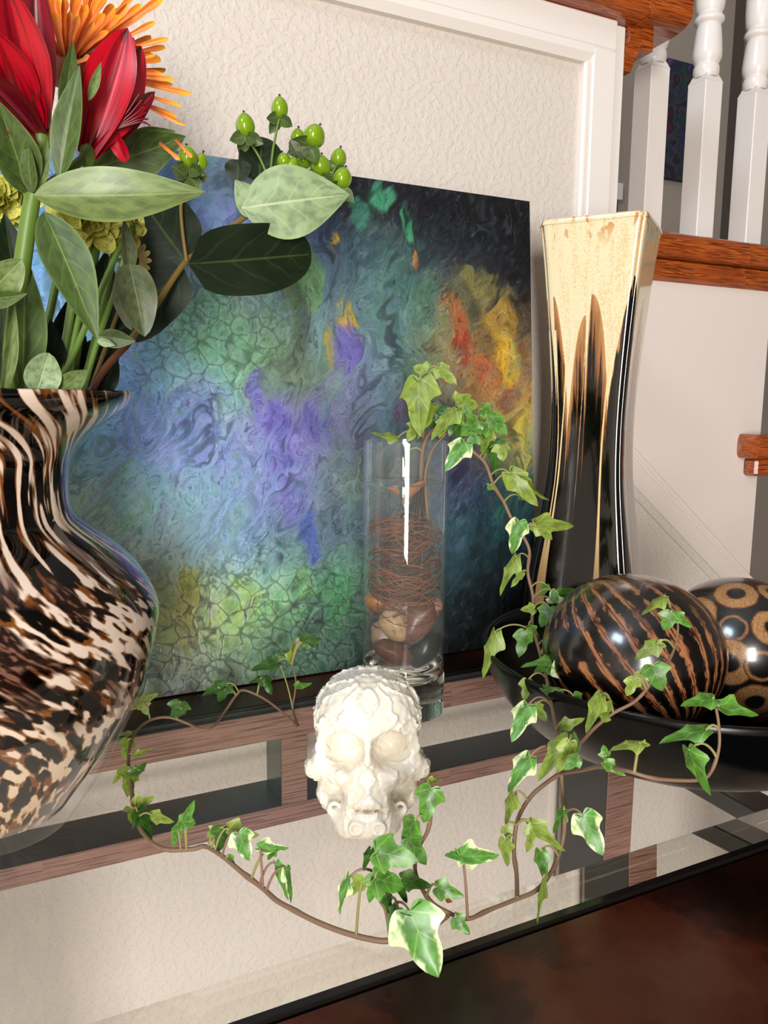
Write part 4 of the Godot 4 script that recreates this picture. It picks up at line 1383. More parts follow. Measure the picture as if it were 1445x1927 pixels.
func make_ivy() -> void:
	var o := thing("ivy_vine", "long variegated ivy trailing from the clear vase over the bowl and across the glass", "plant")
	# stems: points as pixel x, pixel y and plane z (below 0) or height over the table (0 and above)
	var stems := [
		[[Vector3(800, 985, -0.625), Vector3(792, 900, -0.622), Vector3(797, 840, -0.615), Vector3(816, 808, -0.605), Vector3(850, 800, -0.59), Vector3(886, 845, -0.585), Vector3(913, 872, -0.58), Vector3(928, 912, -0.575), Vector3(948, 945, -0.575), Vector3(963, 977, -0.57), Vector3(981, 1004, -0.565), Vector3(996, 1036, -0.56), Vector3(993, 1077, -0.55), Vector3(1003, 1125, -0.54), Vector3(1001, 1175, -0.52), Vector3(1012, 1215, -0.495), Vector3(1024, 1262, -0.465), Vector3(1033, 1300, -0.44), Vector3(1040, 1340, -0.415), Vector3(1052, 1400, -0.39), Vector3(1056, 1455, -0.385), Vector3(1059, 1500, -0.38), Vector3(1062, 1540, 0.030), Vector3(1060, 1576, 0.018), Vector3(1048, 1619, 0.008), Vector3(1029, 1654, 0.005), Vector3(1005, 1678, 0.005), Vector3(972, 1692, 0.005), Vector3(919, 1713, 0.006), Vector3(880, 1729, 0.008), Vector3(843, 1717, 0.010), Vector3(808, 1694, 0.014), Vector3(784, 1650, 0.024), Vector3(781, 1620, 0.034), Vector3(788, 1594, 0.044), Vector3(806, 1560, 0.056), Vector3(812, 1508, 0.072)], 0.0020, 0.0013],
		[[Vector3(790, 985, -0.630), Vector3(795, 880, -0.628), Vector3(798, 790, -0.625), Vector3(801, 740, -0.622), Vector3(806, 712, -0.62), Vector3(803, 698, -0.62)], 0.0019, 0.0012],
		[[Vector3(806, 985, -0.620), Vector3(800, 900, -0.616), Vector3(812, 850, -0.61), Vector3(822, 835, -0.606), Vector3(840, 815, -0.60), Vector3(860, 790, -0.595), Vector3(884, 778, -0.592), Vector3(912, 795, -0.588)], 0.0016, 0.0010],
		[[Vector3(1054, 1456, -0.385), Vector3(1030, 1472, -0.382), Vector3(998, 1500, -0.378), Vector3(974, 1543, 0.028), Vector3(967, 1600, 0.014), Vector3(972, 1646, 0.008), Vector3(973, 1690, 0.006)], 0.0016, 0.0016],
		[[Vector3(1054, 1455, -0.385), Vector3(1092, 1450, -0.345), Vector3(1130, 1443, -0.315), Vector3(1177, 1450, -0.29), Vector3(1215, 1461, -0.282), Vector3(1248, 1467, -0.28), Vector3(1314, 1468, -0.278), Vector3(1338, 1452, -0.278), Vector3(1353, 1405, -0.28), Vector3(1351, 1354, -0.283), Vector3(1343, 1317, -0.285)], 0.0015, 0.0009],
		[[Vector3(1054, 1420, -0.388), Vector3(1085, 1405, -0.36), Vector3(1119, 1370, -0.345), Vector3(1154, 1342, -0.34), Vector3(1193, 1321, -0.338), Vector3(1220, 1292, -0.338), Vector3(1232, 1264, -0.34), Vector3(1256, 1246, -0.345), Vector3(1271, 1213, -0.35), Vector3(1275, 1172, -0.355), Vector3(1262, 1148, -0.358)], 0.0014, 0.0008],
		[[Vector3(561, 1369, 0.003), Vector3(548, 1355, 0.004), Vector3(502, 1318, 0.012), Vector3(460, 1299, 0.020), Vector3(444, 1309, 0.014), Vector3(424, 1338, 0.006), Vector3(402, 1367, 0.004), Vector3(379, 1373, 0.004), Vector3(354, 1362, 0.006), Vector3(318, 1350, 0.012), Vector3(283, 1355, 0.012), Vector3(257, 1376, 0.012), Vector3(244, 1405, 0.014), Vector3(242, 1447, 0.012), Vector3(248, 1489, 0.006), Vector3(254, 1534, 0.004), Vector3(276, 1576, 0.004), Vector3(309, 1598, 0.004), Vector3(360, 1598, 0.005), Vector3(386, 1593, 0.006), Vector3(418, 1611, 0.008), Vector3(457, 1643, 0.006), Vector3(495, 1672, 0.004), Vector3(521, 1695, 0.004), Vector3(550, 1711, 0.004), Vector3(592, 1733, 0.004), Vector3(640, 1752, 0.004), Vector3(690, 1766, 0.004), Vector3(735, 1770, 0.004), Vector3(800, 1752, 0.004), Vector3(843, 1722, 0.006)], 0.0013, 0.0019],
		[[Vector3(562, 1369, 0.003), Vector3(551, 1334, -0.655), Vector3(555, 1302, -0.655), Vector3(556, 1276, -0.655), Vector3(549, 1250, -0.655)], 0.0012, 0.0008],
		[[Vector3(735, 1768, 0.004), Vector3(726, 1715, 0.020), Vector3(716, 1692, 0.028), Vector3(720, 1650, 0.044)], 0.0012, 0.0009]]
	var joints := []
	for s in stems:
		var p := PackedVector3Array()
		for c in s[0]:
			p.append(spot(c))
		p = curve(p, 5)
		for k in p.size():
			p[k].y = maxf(p[k].y, 0.0022)
			joints.append([p[k], Vector2.ZERO])
		var r := taper(p.size(), s[1], s[2])
		for k in r.size():
			r[k] *= 0.86 + 0.22 * maxf(0.0, sin(k * 0.9)) * maxf(0.0, sin(k * 0.37))
		var m := MB.new()
		m.tube(p, r, 8)
		put(m, "stem", mats.ivy_stem, o)
	for j in joints:
		var d: Vector3 = j[0] - eye
		j[1] = Vector2(722.5 + FOCAL * d.dot(right_axis) / d.dot(ahead), 963.5 - FOCAL * d.dot(up_axis) / d.dot(ahead))
	# leaves: base x, y; tip x, y; width of the blade in pixels; kind (0 green 1 cream-edged 2 olive 3 dark); roll about the midrib; millimetres towards the eye
	var leaves := [
		[803, 699, 777, 690, 34, 2, 20, 2], [804, 698, 806, 680, 26, 0, -10, 0], [823, 692, 860, 722, 34, 2, -25, 4], [788, 712, 784, 812, 74, 2, 15, 6], [788, 752, 790, 826, 40, 2, -35, 12], [814, 776, 811, 812, 26, 3, 20, 8], [858, 772, 808, 820, 34, 2, 48, 14], [880, 768, 855, 792, 34, 0, 10, 12], [898, 792, 866, 820, 46, 0, -10, 16], [921, 806, 886, 806, 30, 0, 35, 16],
		[925, 786, 954, 818, 40, 0, -20, 12], [857, 757, 888, 744, 34, 2, 30, 8], [872, 756, 902, 764, 34, 2, -30, 10], [921, 786, 917, 762, 28, 2, 20, 8], [874, 832, 838, 884, 48, 1, 10, 18], [898, 820, 876, 836, 30, 0, 20, 18], [931, 828, 931, 896, 44, 3, 15, 12], [942, 838, 948, 868, 36, 2, -20, 14], [918, 812, 905, 854, 30, 2, 50, 12], [750, 824, 697, 811, 18, 2, 62, 6], [769, 849, 759, 883, 16, 3, 40, 2], [785, 798, 768, 830, 34, 2, -20, 10], [838, 790, 826, 824, 32, 2, 10, 10], [842, 768, 826, 800, 34, 3, 25, 6], [850, 800, 876, 822, 32, 3, -30, 10], [906, 770, 930, 784, 34, 0, 20, 8], [862, 784, 842, 822, 30, 0, 40, 14], [812, 760, 800, 810, 28, 2, -50, 12],
		[958, 889, 1012, 955, 48, 2, 12, 10], [972, 892, 1031, 946, 22, 2, 55, 8], [924, 914, 917, 922, 18, 0, 10, 6], [978, 934, 988, 942, 14, 0, 40, 4], [977, 981, 963, 1046, 44, 1, -8, 8], [1006, 986, 1082, 992, 42, 2, 20, 6], [1010, 990, 1042, 1016, 30, 2, -20, 5], [971, 1047, 934, 1116, 26, 2, 40, 8], [982, 1076, 963, 1106, 18, 2, -30, 4], [1028, 1100, 1018, 1124, 20, 0, 30, 6], [1044, 1134, 1041, 1106, 32, 1, -20, 12], [1048, 1117, 1104, 1172, 44, 0, 30, 14],
		[1034, 1142, 1016, 1180, 40, 0, 15, 16], [1036, 1146, 1054, 1166, 30, 0, -10, 16], [1006, 1146, 979, 1147, 24, 2, 40, 8], [931, 1188, 902, 1274, 34, 2, 38, 14], [988, 1189, 977, 1238, 38, 0, -15, 12], [993, 1178, 1015, 1206, 26, 0, 35, 12], [1036, 1211, 1017, 1230, 22, 2, 40, 12], [1060, 1238, 980, 1251, 26, 0, 45, 16], [1052, 1240, 1004, 1264, 34, 0, 15, 16], [1068, 1241, 1092, 1320, 74, 1, 0, 22],
		[1030, 1248, 1040, 1272, 36, 0, 15, 10], [993, 1280, 987, 1320, 28, 2, -25, 12], [993, 1327, 962, 1396, 48, 1, 15, 16], [1005, 1328, 1031, 1357, 30, 2, -20, 10], [1025, 1297, 1100, 1362, 28, 3, 35, 16], [1079, 1309, 1105, 1338, 32, 0, -15, 16], [1057, 1368, 1102, 1354, 26, 2, 30, 14], [1130, 1308, 1100, 1380, 34, 2, 35, 14], [1130, 1350, 1150, 1318, 34, 2, -30, 8], [1083, 1414, 1081, 1377, 20, 0, 20, 14], [1068, 1392, 1008, 1468, 46, 2, 35, 20], [1072, 1396, 1052, 1458, 36, 2, -20, 24], [1088, 1426, 1062, 1448, 30, 0, 10, 12], [997, 1424, 953, 1490, 46, 1, 25, 14],
		[1137, 1434, 1176, 1462, 26, 0, 30, 8], [1140, 1424, 1136, 1402, 24, 0, 20, 8], [1206, 1398, 1150, 1402, 24, 2, 45, 6], [1206, 1399, 1224, 1404, 16, 2, 40, 6], [1343, 1315, 1281, 1326, 34, 0, 35, 4], [1350, 1328, 1434, 1360, 36, 0, 40, 4], [1331, 1374, 1238, 1387, 36, 0, 38, 6], [1295, 1409, 1329, 1502, 40, 0, 35, 8], [1228, 1252, 1246, 1302, 58, 0, 5, 8], [1237, 1211, 1195, 1237, 36, 2, 25, 6], [1236, 1211, 1254, 1218, 20, 2, 20, 6], [1264, 1153, 1249, 1188, 42, 0, -8, 6], [1268, 1155, 1302, 1184, 26, 0, 20, 6], [1250, 1121, 1202, 1153, 22, 2, 50, 4], [1193, 1277, 1180, 1312, 32, 2, -20, 6], [1192, 1274, 1210, 1277, 22, 2, 45, 6],
		[812, 1483, 796, 1552, 58, 0, -5, 6], [802, 1468, 834, 1472, 12, 2, 60, 0], [781, 1543, 752, 1590, 42, 0, 20, 10], [768, 1578, 805, 1628, 48, 0, -10, 12], [706, 1602, 786, 1622, 70, 0, 5, 16], [704, 1652, 762, 1668, 66, 0, -12, 20], [755, 1654, 812, 1670, 38, 0, 15, 14], [821, 1669, 873, 1690, 40, 0, 20, 10], [684, 1656, 650, 1688, 34, 2, -30, 8, 668, 1758], [657, 1650, 626, 1727, 26, 1, 40, 10], [698, 1597, 679, 1637, 22, 3, 50, 10], [866, 1611, 940, 1613, 50, 1, 42, 10, 881, 1724], [870, 1611, 838, 1607, 30, 1, 45, 10, 881, 1724], [950, 1580, 952, 1637, 30, 2, 15, 8], [966, 1493, 944, 1555, 28, 2, 45, 8], [950, 1556, 958, 1582, 24, 2, 20, 6], [1003, 1553, 995, 1610, 28, 2, -30, 10], [998, 1548, 1059, 1608, 30, 2, 40, 10], [1016, 1600, 1026, 1664, 32, 0, 20, 10], [1062, 1523, 1036, 1568, 24, 0, 40, 8], [1096, 1533, 1136, 1612, 62, 1, -8, 12], [1022, 1650, 1003, 1738, 12, 2, 30, 8], [770, 1714, 826, 1842, 112, 1, 3, 34], [750, 1708, 728, 1747, 32, 0, 10, 22], [856, 1726, 884, 1760, 34, 0, 15, 8], [724, 1682, 737, 1722, 28, 3, -10, 10], [748, 1660, 765, 1705, 26, 3, 20, 10], [706, 1648, 698, 1704, 34, 0, -20, 16],
		[568, 1209, 607, 1204, 30, 3, 25, 4], [566, 1207, 558, 1193, 22, 3, 10, 4], [570, 1210, 593, 1221, 18, 3, 30, 2], [547, 1245, 556, 1203, 16, 2, 40, 2], [524, 1246, 470, 1261, 28, 3, 30, 4, 551, 1336], [524, 1244, 528, 1220, 26, 3, 10, 4], [497, 1275, 513, 1307, 26, 3, -15, 4], [495, 1274, 464, 1284, 14, 3, 45, 4], [556, 1292, 586, 1289, 16, 0, 45, 2], [428, 1286, 409, 1323, 34, 3, 10, 4], [422, 1290, 378, 1309, 26, 3, 25, 2], [343, 1333, 320, 1352, 26, 3, -30, 6], [340, 1320, 330, 1352, 44, 3, 5, 8], [268, 1324, 277, 1346, 26, 2, 10, 4], [266, 1322, 297, 1308, 20, 2, 30, 4], [262, 1320, 244, 1338, 24, 2, -25, 4], [246, 1382, 222, 1383, 12, 2, 50, 2], [241, 1392, 237, 1430, 34, 2, -20, 4],
		[253, 1423, 290, 1411, 12, 2, 55, 2], [244, 1446, 241, 1499, 40, 2, -25, 6], [236, 1446, 210, 1474, 22, 2, 30, 6], [260, 1447, 243, 1480, 24, 3, -35, 8], [262, 1450, 276, 1436, 18, 3, 30, 6], [254, 1513, 290, 1503, 30, 2, 30, 6], [246, 1520, 252, 1550, 28, 2, -35, 4], [258, 1526, 280, 1581, 42, 3, 10, 10], [286, 1535, 326, 1548, 26, 2, 30, 4], [346, 1548, 366, 1506, 28, 0, 15, 10, 354, 1598], [350, 1546, 368, 1549, 36, 0, -15, 10], [344, 1549, 320, 1562, 20, 0, 35, 10], [334, 1563, 321, 1596, 22, 0, 20, 4], [421, 1557, 412, 1611, 40, 3, -15, 8], [410, 1560, 390, 1580, 26, 2, -30, 4], [430, 1560, 484, 1578, 36, 2, 35, 6], [449, 1567, 470, 1621, 50, 1, 0, 12], [486, 1595, 544, 1602, 28, 1, 40, 6, 497, 1672], [521, 1595, 501, 1618, 22, 0, 30, 8], [519, 1624, 538, 1697, 24, 1, 40, 8], [538, 1635, 556, 1700, 20, 1, -45, 8], [430, 1610, 442, 1632, 14, 0, 40, 2]]
	var looks := ["ivy_green", "ivy_cream", "ivy_olive", "ivy_dark"]
	rng.seed = 77
	for f in leaves:
		var at := Vector2(f[0], f[1])
		if f.size() > 8:
			at = Vector2(f[8], f[9])
		var best := 1e9
		var joint: Vector3
		for j in joints:
			var d2 := at.distance_to(j[1]) + (8.0 if j[1].y < at.y - 4.0 else 0.0)
			if d2 < best:
				best = d2
				joint = j[0]
		var k0: float = depth(joint) - f[7] * 0.001
		var base := on_k(f[0], f[1], k0)
		if base.y < 0.005:
			base = on_y(f[0], f[1], 0.005)
			k0 = depth(base)
		var span: float = Vector2(f[2] - f[0], f[3] - f[1]).length() * k0 / FOCAL
		var tip := on_k(f[2], f[3], k0 - span * rng.randf_range(-0.25, 0.45))
		if tip.y < 0.003:
			tip = on_y(f[2], f[3], 0.003)
		var axis := tip - base
		var view := (eye - base).normalized()
		var side := view.cross(axis).normalized()
		var n := axis.cross(side).normalized()
		if n.dot(view) < 0:
			n = -n
		var roll := deg_to_rad(f[6] + rng.randf_range(-6, 6))
		var dir := axis.normalized()
		side = side.rotated(dir, roll)
		n = n.rotated(dir, roll)
		var wide: float = f[4] * k0 / FOCAL / 1.08 / maxf(cos(roll), 0.45)
		var m := MB.new()
		ivy_blade(m, base, axis, side, n, wide, rng.randf_range(-0.05, 0.30), rng.randf_range(0.1, 0.45), 1.0)
		for q in m.v.size():
			m.v[q].y = maxf(m.v[q].y, 0.0012 if m.v[q].z > -0.79 else -1.0)
		var leaf := put(m, "leaf", mats[looks[f[5]]], o)
		if f[5] == 1:
			leaf.set_meta("label", "cream-edged ivy leaf")
		var reach := base.distance_to(joint)
		if reach > 0.004:
			var up := Vector3.UP * minf(reach * 0.45, 0.012) + view * 0.003
			var p := PackedVector3Array()
			for q in 9:
				var t := q / 8.0
				var w := joint.lerp(base + dir * span * 0.03, t) + up * 4.0 * t * (1.0 - t) * 0.6
				w.y = maxf(w.y, 0.002)
				p.append(w)
			var sm := MB.new()
			sm.tube(p, taper(9, 0.00085, 0.0006), 5)
			put(sm, "stalk", mats.ivy_stalk if f[5] != 1 else mats.ivy_stalk_pink, leaf)
	# roots in the water
	var base := on_y(758, 1333, 0.0)
	var rm := MB.new()
	var rm2 := MB.new()
	for k in 240:
		var p := PackedVector3Array()
		var y0 := rng.randf_range(0.086, 0.172)
		if k > 200:
			y0 = rng.randf_range(0.165, 0.182)
		var a0 := rng.randf_range(0, TAU)
		var turn := rng.randf_range(1.2, 4.5) * (1.0 if rng.randf() < 0.5 else -1.0)
		var rr := rng.randf_range(0.012, 0.0335)
		var tilt := rng.randf_range(-0.012, 0.012)
		var phase := rng.randf_range(0, TAU)
		for i in 15:
			var t := i / 14.0
			var a := a0 + turn * t
			var rad := minf(rr * (1.0 + 0.25 * sin(t * 6.0 + phase)), 0.0338)
			if k > 200:
				rad *= minf(1.0, 0.25 + t * 1.6)
			p.append(Vector3(base.x + sin(a) * rad, y0 + tilt * t * 2.0 - (0.010 * t if k > 200 else 0.0) + 0.004 * sin(t * 9.0 + phase), base.z + cos(a) * rad))
		(rm2 if k % 3 == 0 else rm).tube(p, taper(15, 0.00055, 0.00030), 4, false)
	var roots := put(rm, "roots", mats.root, o)
	roots.set_meta("kind", "stuff")
	roots = put(rm2, "roots", mats.root_brown, o)
	roots.set_meta("kind", "stuff")
	rm = MB.new()
	for k in 9:
		var a := k * 0.8
		var p := PackedVector3Array([on_z(792 + 8 * sin(a), 905, base.z + 0.006 * cos(a)), on_z(786 + 10 * sin(a), 945, base.z + 0.006 * cos(a)), on_z(780 + 26 * sin(a), 985 + 12 * cos(a * 2.0), base.z + 0.012 * cos(a))])
		rm.tube(curve(p, 4), taper(9, 0.0016, 0.0010), 6)
	put(rm, "root_crown", mat("root_dark", Color(0.13, 0.075, 0.05), 0.7), o)
	for q in [[799, 905, 755, 948, 20], [752, 929, 728, 918, 14], [838, 1690, 852, 1697, 12]]:
		var k0: float = depth(Vector3(base.x, 0.2, base.z)) if q[1] < 1200 else depth(on_y(q[0], q[1], 0.006))
		var m := MB.new()
		blade(m, on_k(q[0], q[1], k0 - 0.012), on_k(q[2], q[3], k0 - 0.016), q[4], 0.5, 0.2, 25.0, 0)
		put(m, "dead_leaf", mats.dead_leaf, o)

# ---------------------------------------------------------------- plain blades and petals
# shape: 0 pointed oval, 1 broad round, 2 strap with round end, 3 spoon-tipped thread, 4 teardrop petal
func blade(m: MB, base: Vector3, tip: Vector3, wide_px: float, fold: float, droop: float, roll_deg: float, shape: int, rows := 18, cols := 8) -> void:
	var axis := tip - base
	var long := axis.length()
	var dir := axis / long
	var view := (eye - base).normalized()
	var side := view.cross(dir).normalized().rotated(dir, deg_to_rad(roll_deg))
	var n := dir.cross(side).normalized()
	if n.dot(view) < 0.0 and absf(roll_deg) < 90.0:
		n = -n
	var half := wide_px * depth(base) / FOCAL * 0.5
	var first := m.v.size()
	m.grid(cols, rows, func(a: float, b: float) -> Vector3:
		var s := a * 2.0 - 1.0
		var w := 0.0
		if shape == 2 or shape == 3 or shape == 5:
			b = 1.0 - pow(1.0 - b, 1.7)
		match shape:
			0: w = pow(sin(PI * pow(b, 0.85)), 0.9) * (1.0 - 0.25 * b)
			1: w = pow(sin(PI * pow(b, 0.72)), 0.6)
			2: w = minf(1.0, 0.35 + b * 1.6) * sqrt(maxf(1.0 - pow(b, 6.0), 0.0))
			3: w = (0.55 + 0.45 * smoothstep(0.7, 0.92, b)) * sqrt(maxf(1.0 - pow(b, 14.0), 0.0))
			5: w = sqrt(maxf(1.0 - pow(absf(2.0 * pow(b, 0.9) - 1.0), 2.6), 0.0))
			4: w = pow(sin(PI * (0.08 + 0.92 * pow(b, 1.25))), 0.75)
		var x := s * w
		return base + dir * b * long + side * x * half + n * (fold * absf(x) * half + droop * long * (4.0 * b * (1.0 - b)) * 0.25 + half * 0.06 * sin(b * 11.0 + 2.0) * x * x))
	for k in range(first, m.v.size()):
		m.uv[k].y = clampf(m.uv[k].y, 0.004, 0.996)


# ---------------------------------------------------------------- bouquet
# a blade from pixel to pixel between two planes
func leaf_part(o: Node, called: String, m: Material, a: Vector3, b: Vector3, wide: float, shape: int, roll := 0.0, fold := 0.25, droop := 0.15, label := "") -> MeshInstance3D:
	var mb := MB.new()
	blade(mb, on_z(a.x, a.y, a.z), on_z(b.x, b.y, b.z), wide, fold, droop, roll, shape)
	var r := put(mb, called, m, o)
	if label != "":
		r.set_meta("label", label)
	return r

func stem_part(o: Node, m: Material, pts: Array, r0: float, r1: float, called := "stem") -> void:
	var p := PackedVector3Array()
	for c in pts:
		p.append(on_z(c.x, c.y, c.z))
	p = curve(p, 6)
	var mb := MB.new()
	mb.tube(p, taper(p.size(), r0, r1), 10)
	put(mb, called, m, o)

func make_alstroemeria() -> void:
	var o := thing("alstroemeria", "thick green stem with two crimson trumpet blossoms and long leaves, left in the bouquet", "flower", "flowers in the glass vase")
	stem_part(o, mats.stem_green, [Vector3(0, 800, -0.515), Vector3(18, 700, -0.512), Vector3(34, 560, -0.506), Vector3(50, 440, -0.50), Vector3(62, 366, -0.498)], 0.0058, 0.0046)
	stem_part(o, mats.stem_green, [Vector3(62, 368, -0.498), Vector3(68, 310, -0.50), Vector3(74, 250, -0.50)], 0.0030, 0.0028, "flower_stalk")
	stem_part(o, mats.stem_green, [Vector3(62, 368, -0.498), Vector3(105, 338, -0.505), Vector3(140, 312, -0.51), Vector3(166, 288, -0.515)], 0.0028, 0.0026, "flower_stalk")
	var sets := [
		[Vector3(78, 262, -0.50), [[8, -34, 84, "petal_red", -0.46, 20], [66, -46, 70, "petal_wine", -0.49, -15], [-48, 40, 90, "petal_red", -0.46, 30], [-66, 118, 74, "petal_wine", -0.45, -10], [40, -20, 64, "petal_red", -0.53, 0], [-30, 196, 60, "petal_red", -0.47, 25], [62, 170, 22, "petal_red", -0.47, 10], [76, 168, 22, "petal_red", -0.475, -10]]],
		[Vector3(164, 294, -0.515), [[240, 52, 92, "petal_red", -0.515, -12], [266, 86, 84, "petal_red", -0.535, 15], [212, 64, 72, "petal_wine", -0.545, 20], [292, 172, 48, "petal_wine", -0.53, 30], [186, 96, 48, "petal_wine", -0.535, -30], [252, 70, 60, "petal_red", -0.56, 0], [276, 196, 30, "petal_red", -0.515, 40]]]]
	for s in sets:
		var mb := MB.new()
		var a: Vector3 = s[0]
		var base := on_z(a.x, a.y, a.z)
		mb.ball(base, Vector3(0.0050, 0.0075, 0.0050), Basis(), 14, 10)
		var head := put(mb, "blossom", mats.stem_green, o)
		for q in s[1]:
			var pm := MB.new()
			blade(pm, base, on_z(q[0], q[1], q[4]), q[2], 0.55, -0.12, q[5], 4, 16, 8)
			put(pm, "petal", mats[q[3]], head)
	var mb := MB.new()
	for k in 6:
		var p := PackedVector3Array([on_z(200, 250, -0.515), on_z(236 + k * 5, 215 + k * 3, -0.51), on_z(262 + k * 4, 176 + k * 12, -0.505)])
		mb.tube(curve(p, 5), taper(11, 0.0008, 0.0005), 5)
	put(mb, "stamens", mats.petal_wine, o)
	leaf_part(o, "petal", mats.petal_red, Vector3(203, 240, -0.52), Vector3(240, 304, -0.515), 30, 2, 20.0, 0.4, -0.2)
	leaf_part(o, "leaf", mats.leaf_green, Vector3(112, 338, -0.49), Vector3(150, 122, -0.485), 60, 0, -18.0, 0.35, 0.1)
	leaf_part(o, "leaf", mats.leaf_green, Vector3(116, 228, -0.495), Vector3(137, 76, -0.495), 42, 0, 25.0, 0.3, 0.1)
	leaf_part(o, "leaf", mats.leaf_sage, Vector3(166, 190, -0.50), Vector3(190, 116, -0.50), 20, 0, 15.0, 0.3, 0.1)
	leaf_part(o, "leaf", mats.leaf_sage, Vector3(62, 368, -0.494), Vector3(388, 361, -0.475), 112, 0, 8.0, -0.25, 0.25, "broad pale sage leaf reaching right")
	leaf_part(o, "leaf", mats.leaf_green, Vector3(82, 398, -0.488), Vector3(184, 642, -0.455), 98, 0, -12.0, 0.35, 0.2)
	leaf_part(o, "leaf", mats.leaf_green, Vector3(54, 366, -0.498), Vector3(-6, 186, -0.47), 88, 0, 15.0, 0.35, 0.1)
	leaf_part(o, "leaf", mats.leaf_green, Vector3(60, 364, -0.494), Vector3(52, 262, -0.48), 36, 0, -25.0, 0.35, 0.1)
	leaf_part(o, "leaf", mats.leaf_sage, Vector3(66, 366, -0.494), Vector3(90, 262, -0.49), 28, 0, 30.0, 0.35, 0.1)
	leaf_part(o, "leaf", mats.leaf_sage, Vector3(-30, 560, -0.47), Vector3(42, 488, -0.455), 72, 1, 10.0, 0.3, 0.15)
	leaf_part(o, "leaf", mats.leaf_green, Vector3(-40, 566, -0.468), Vector3(52, 552, -0.455), 40, 0, 20.0, 0.3, 0.15)

func make_spider_mum() -> void:
	var o := thing("spider_chrysanthemum", "orange spider chrysanthemum with yellow-tipped thread petals at the top of the bouquet", "flower", "flowers in the glass vase")
	var c := on_z(122, 128, -0.60)
	stem_part(o, mats.stem_green, [Vector3(64, 790, -0.545), Vector3(72, 690, -0.55), Vector3(100, 560, -0.56), Vector3(125, 430, -0.575), Vector3(126, 280, -0.59), Vector3(122, 150, -0.60)], 0.0026, 0.0028)
	var mb := MB.new()
	mb.ball(c, Vector3(0.016, 0.013, 0.016), Basis(), 16, 10)
	put(mb, "heart", mat("mum_heart", Color(0.42, 0.17, 0.04), 0.6), o)
	rng.seed = 9
	var tips := [[307, -4, 22, -0.58], [292, 42, 17, -0.58], [318, 74, 16, -0.57], [292, 103, 13, -0.58], [306, 138, 14, -0.57], [329, 152, 17, -0.56], [326, 160, 15, -0.57], [360, 178, 16, -0.56], [342, 202, 14, -0.56], [334, 221, 12, -0.57], [350, 236, 12, -0.55], [240, 6, 22, -0.57], [215, 12, 20, -0.57], [188, -6, 20, -0.56], [165, 8, 22, -0.56], [142, -12, 22, -0.55], [118, -6, 24, -0.55], [104, 22, 26, -0.545], [86, -16, 24, -0.55], [62, -24, 22, -0.55], [40, -10, 22, -0.555], [18, 8, 20, -0.56], [228, 30, 20, -0.56], [198, 26, 22, -0.555], [176, 40, 18, -0.55], [150, 30, 20, -0.545], [130, 20, 22, -0.545], [172, 108, 16, -0.53], [160, 20, 16, -0.55], [112, 218, 18, -0.54], [70, 10, 22, -0.545], [205, 60, 18, -0.56], [275, 24, 18, -0.60], [255, -10, 18, -0.61]]
	for k in 80:
		var a := rng.randf_range(-0.35, PI + 0.25)
		var e := rng.randf_range(0.55, 1.05)
		tips.append([122 + cos(a) * 185 * e, 120 - sin(a) * 165 * e, rng.randf_range(17, 24), -0.62 + rng.randf_range(-0.045, 0.02)])
	for t in tips:
		var tip := on_z(t[0], t[1], t[3])
		var dir := (tip - c).normalized()
		mb = MB.new()
		blade(mb, c + dir * 0.008, tip, t[2] * 0.78, 0.9, rng.randf_range(-0.12, 0.10), rng.randf_range(-35, 35), 3, 12, 4)
		put(mb, "petal", mats.petal_orange, o)
	# two threads that hang by the berries
	for q in [[300, 268, 338, 300, 12], [330, 262, 362, 296, 10]]:
		mb = MB.new()
		blade(mb, on_z(q[0], q[1], -0.55), on_z(q[2], q[3], -0.545), q[4], 0.6, 0.1, 10.0, 3, 8, 4)
		put(mb, "petal", mats.petal_orange, o)

func pompon(label: String, px: float, py: float, z: float, rpx: float, count: int, sd: int, foot: Vector3) -> void:
	var o := thing("green_chrysanthemum", label, "flower", "flowers in the glass vase")
	var c := on_z(px, py, z)
	var r := rpx * depth(c) / FOCAL
	stem_part(o, mats.stem_green, [foot, Vector3(lerpf(foot.x, px, 0.55), lerpf(foot.y, py, 0.5), lerpf(foot.z, z, 0.5)), Vector3(px, py, z)], 0.0024, 0.0022)
	rng.seed = sd
	var toward := (eye - c).normalized()
	for k in count:
		var y := 1.0 - 2.0 * (k + 0.5) / count
		var d := Vector3(sqrt(1 - y * y) * sin(k * 2.4), y, sqrt(1 - y * y) * cos(k * 2.4))
		if d.dot(toward) < -0.45:
			continue
		var f := rng.randf_range(0.75, 1.1)
		var mb := MB.new()
		blade(mb, c + d * r * 0.25 * f, c + (d + Vector3(rng.randf_range(-0.25, 0.25), rng.randf_range(-0.25, 0.15), 0)) * r * f, rpx * 0.62, 0.7, rng.randf_range(-0.7, -0.2), rng.randf_range(-60, 60), 2, 6, 4)
		put(mb, "petal", mats.mum_green, o)

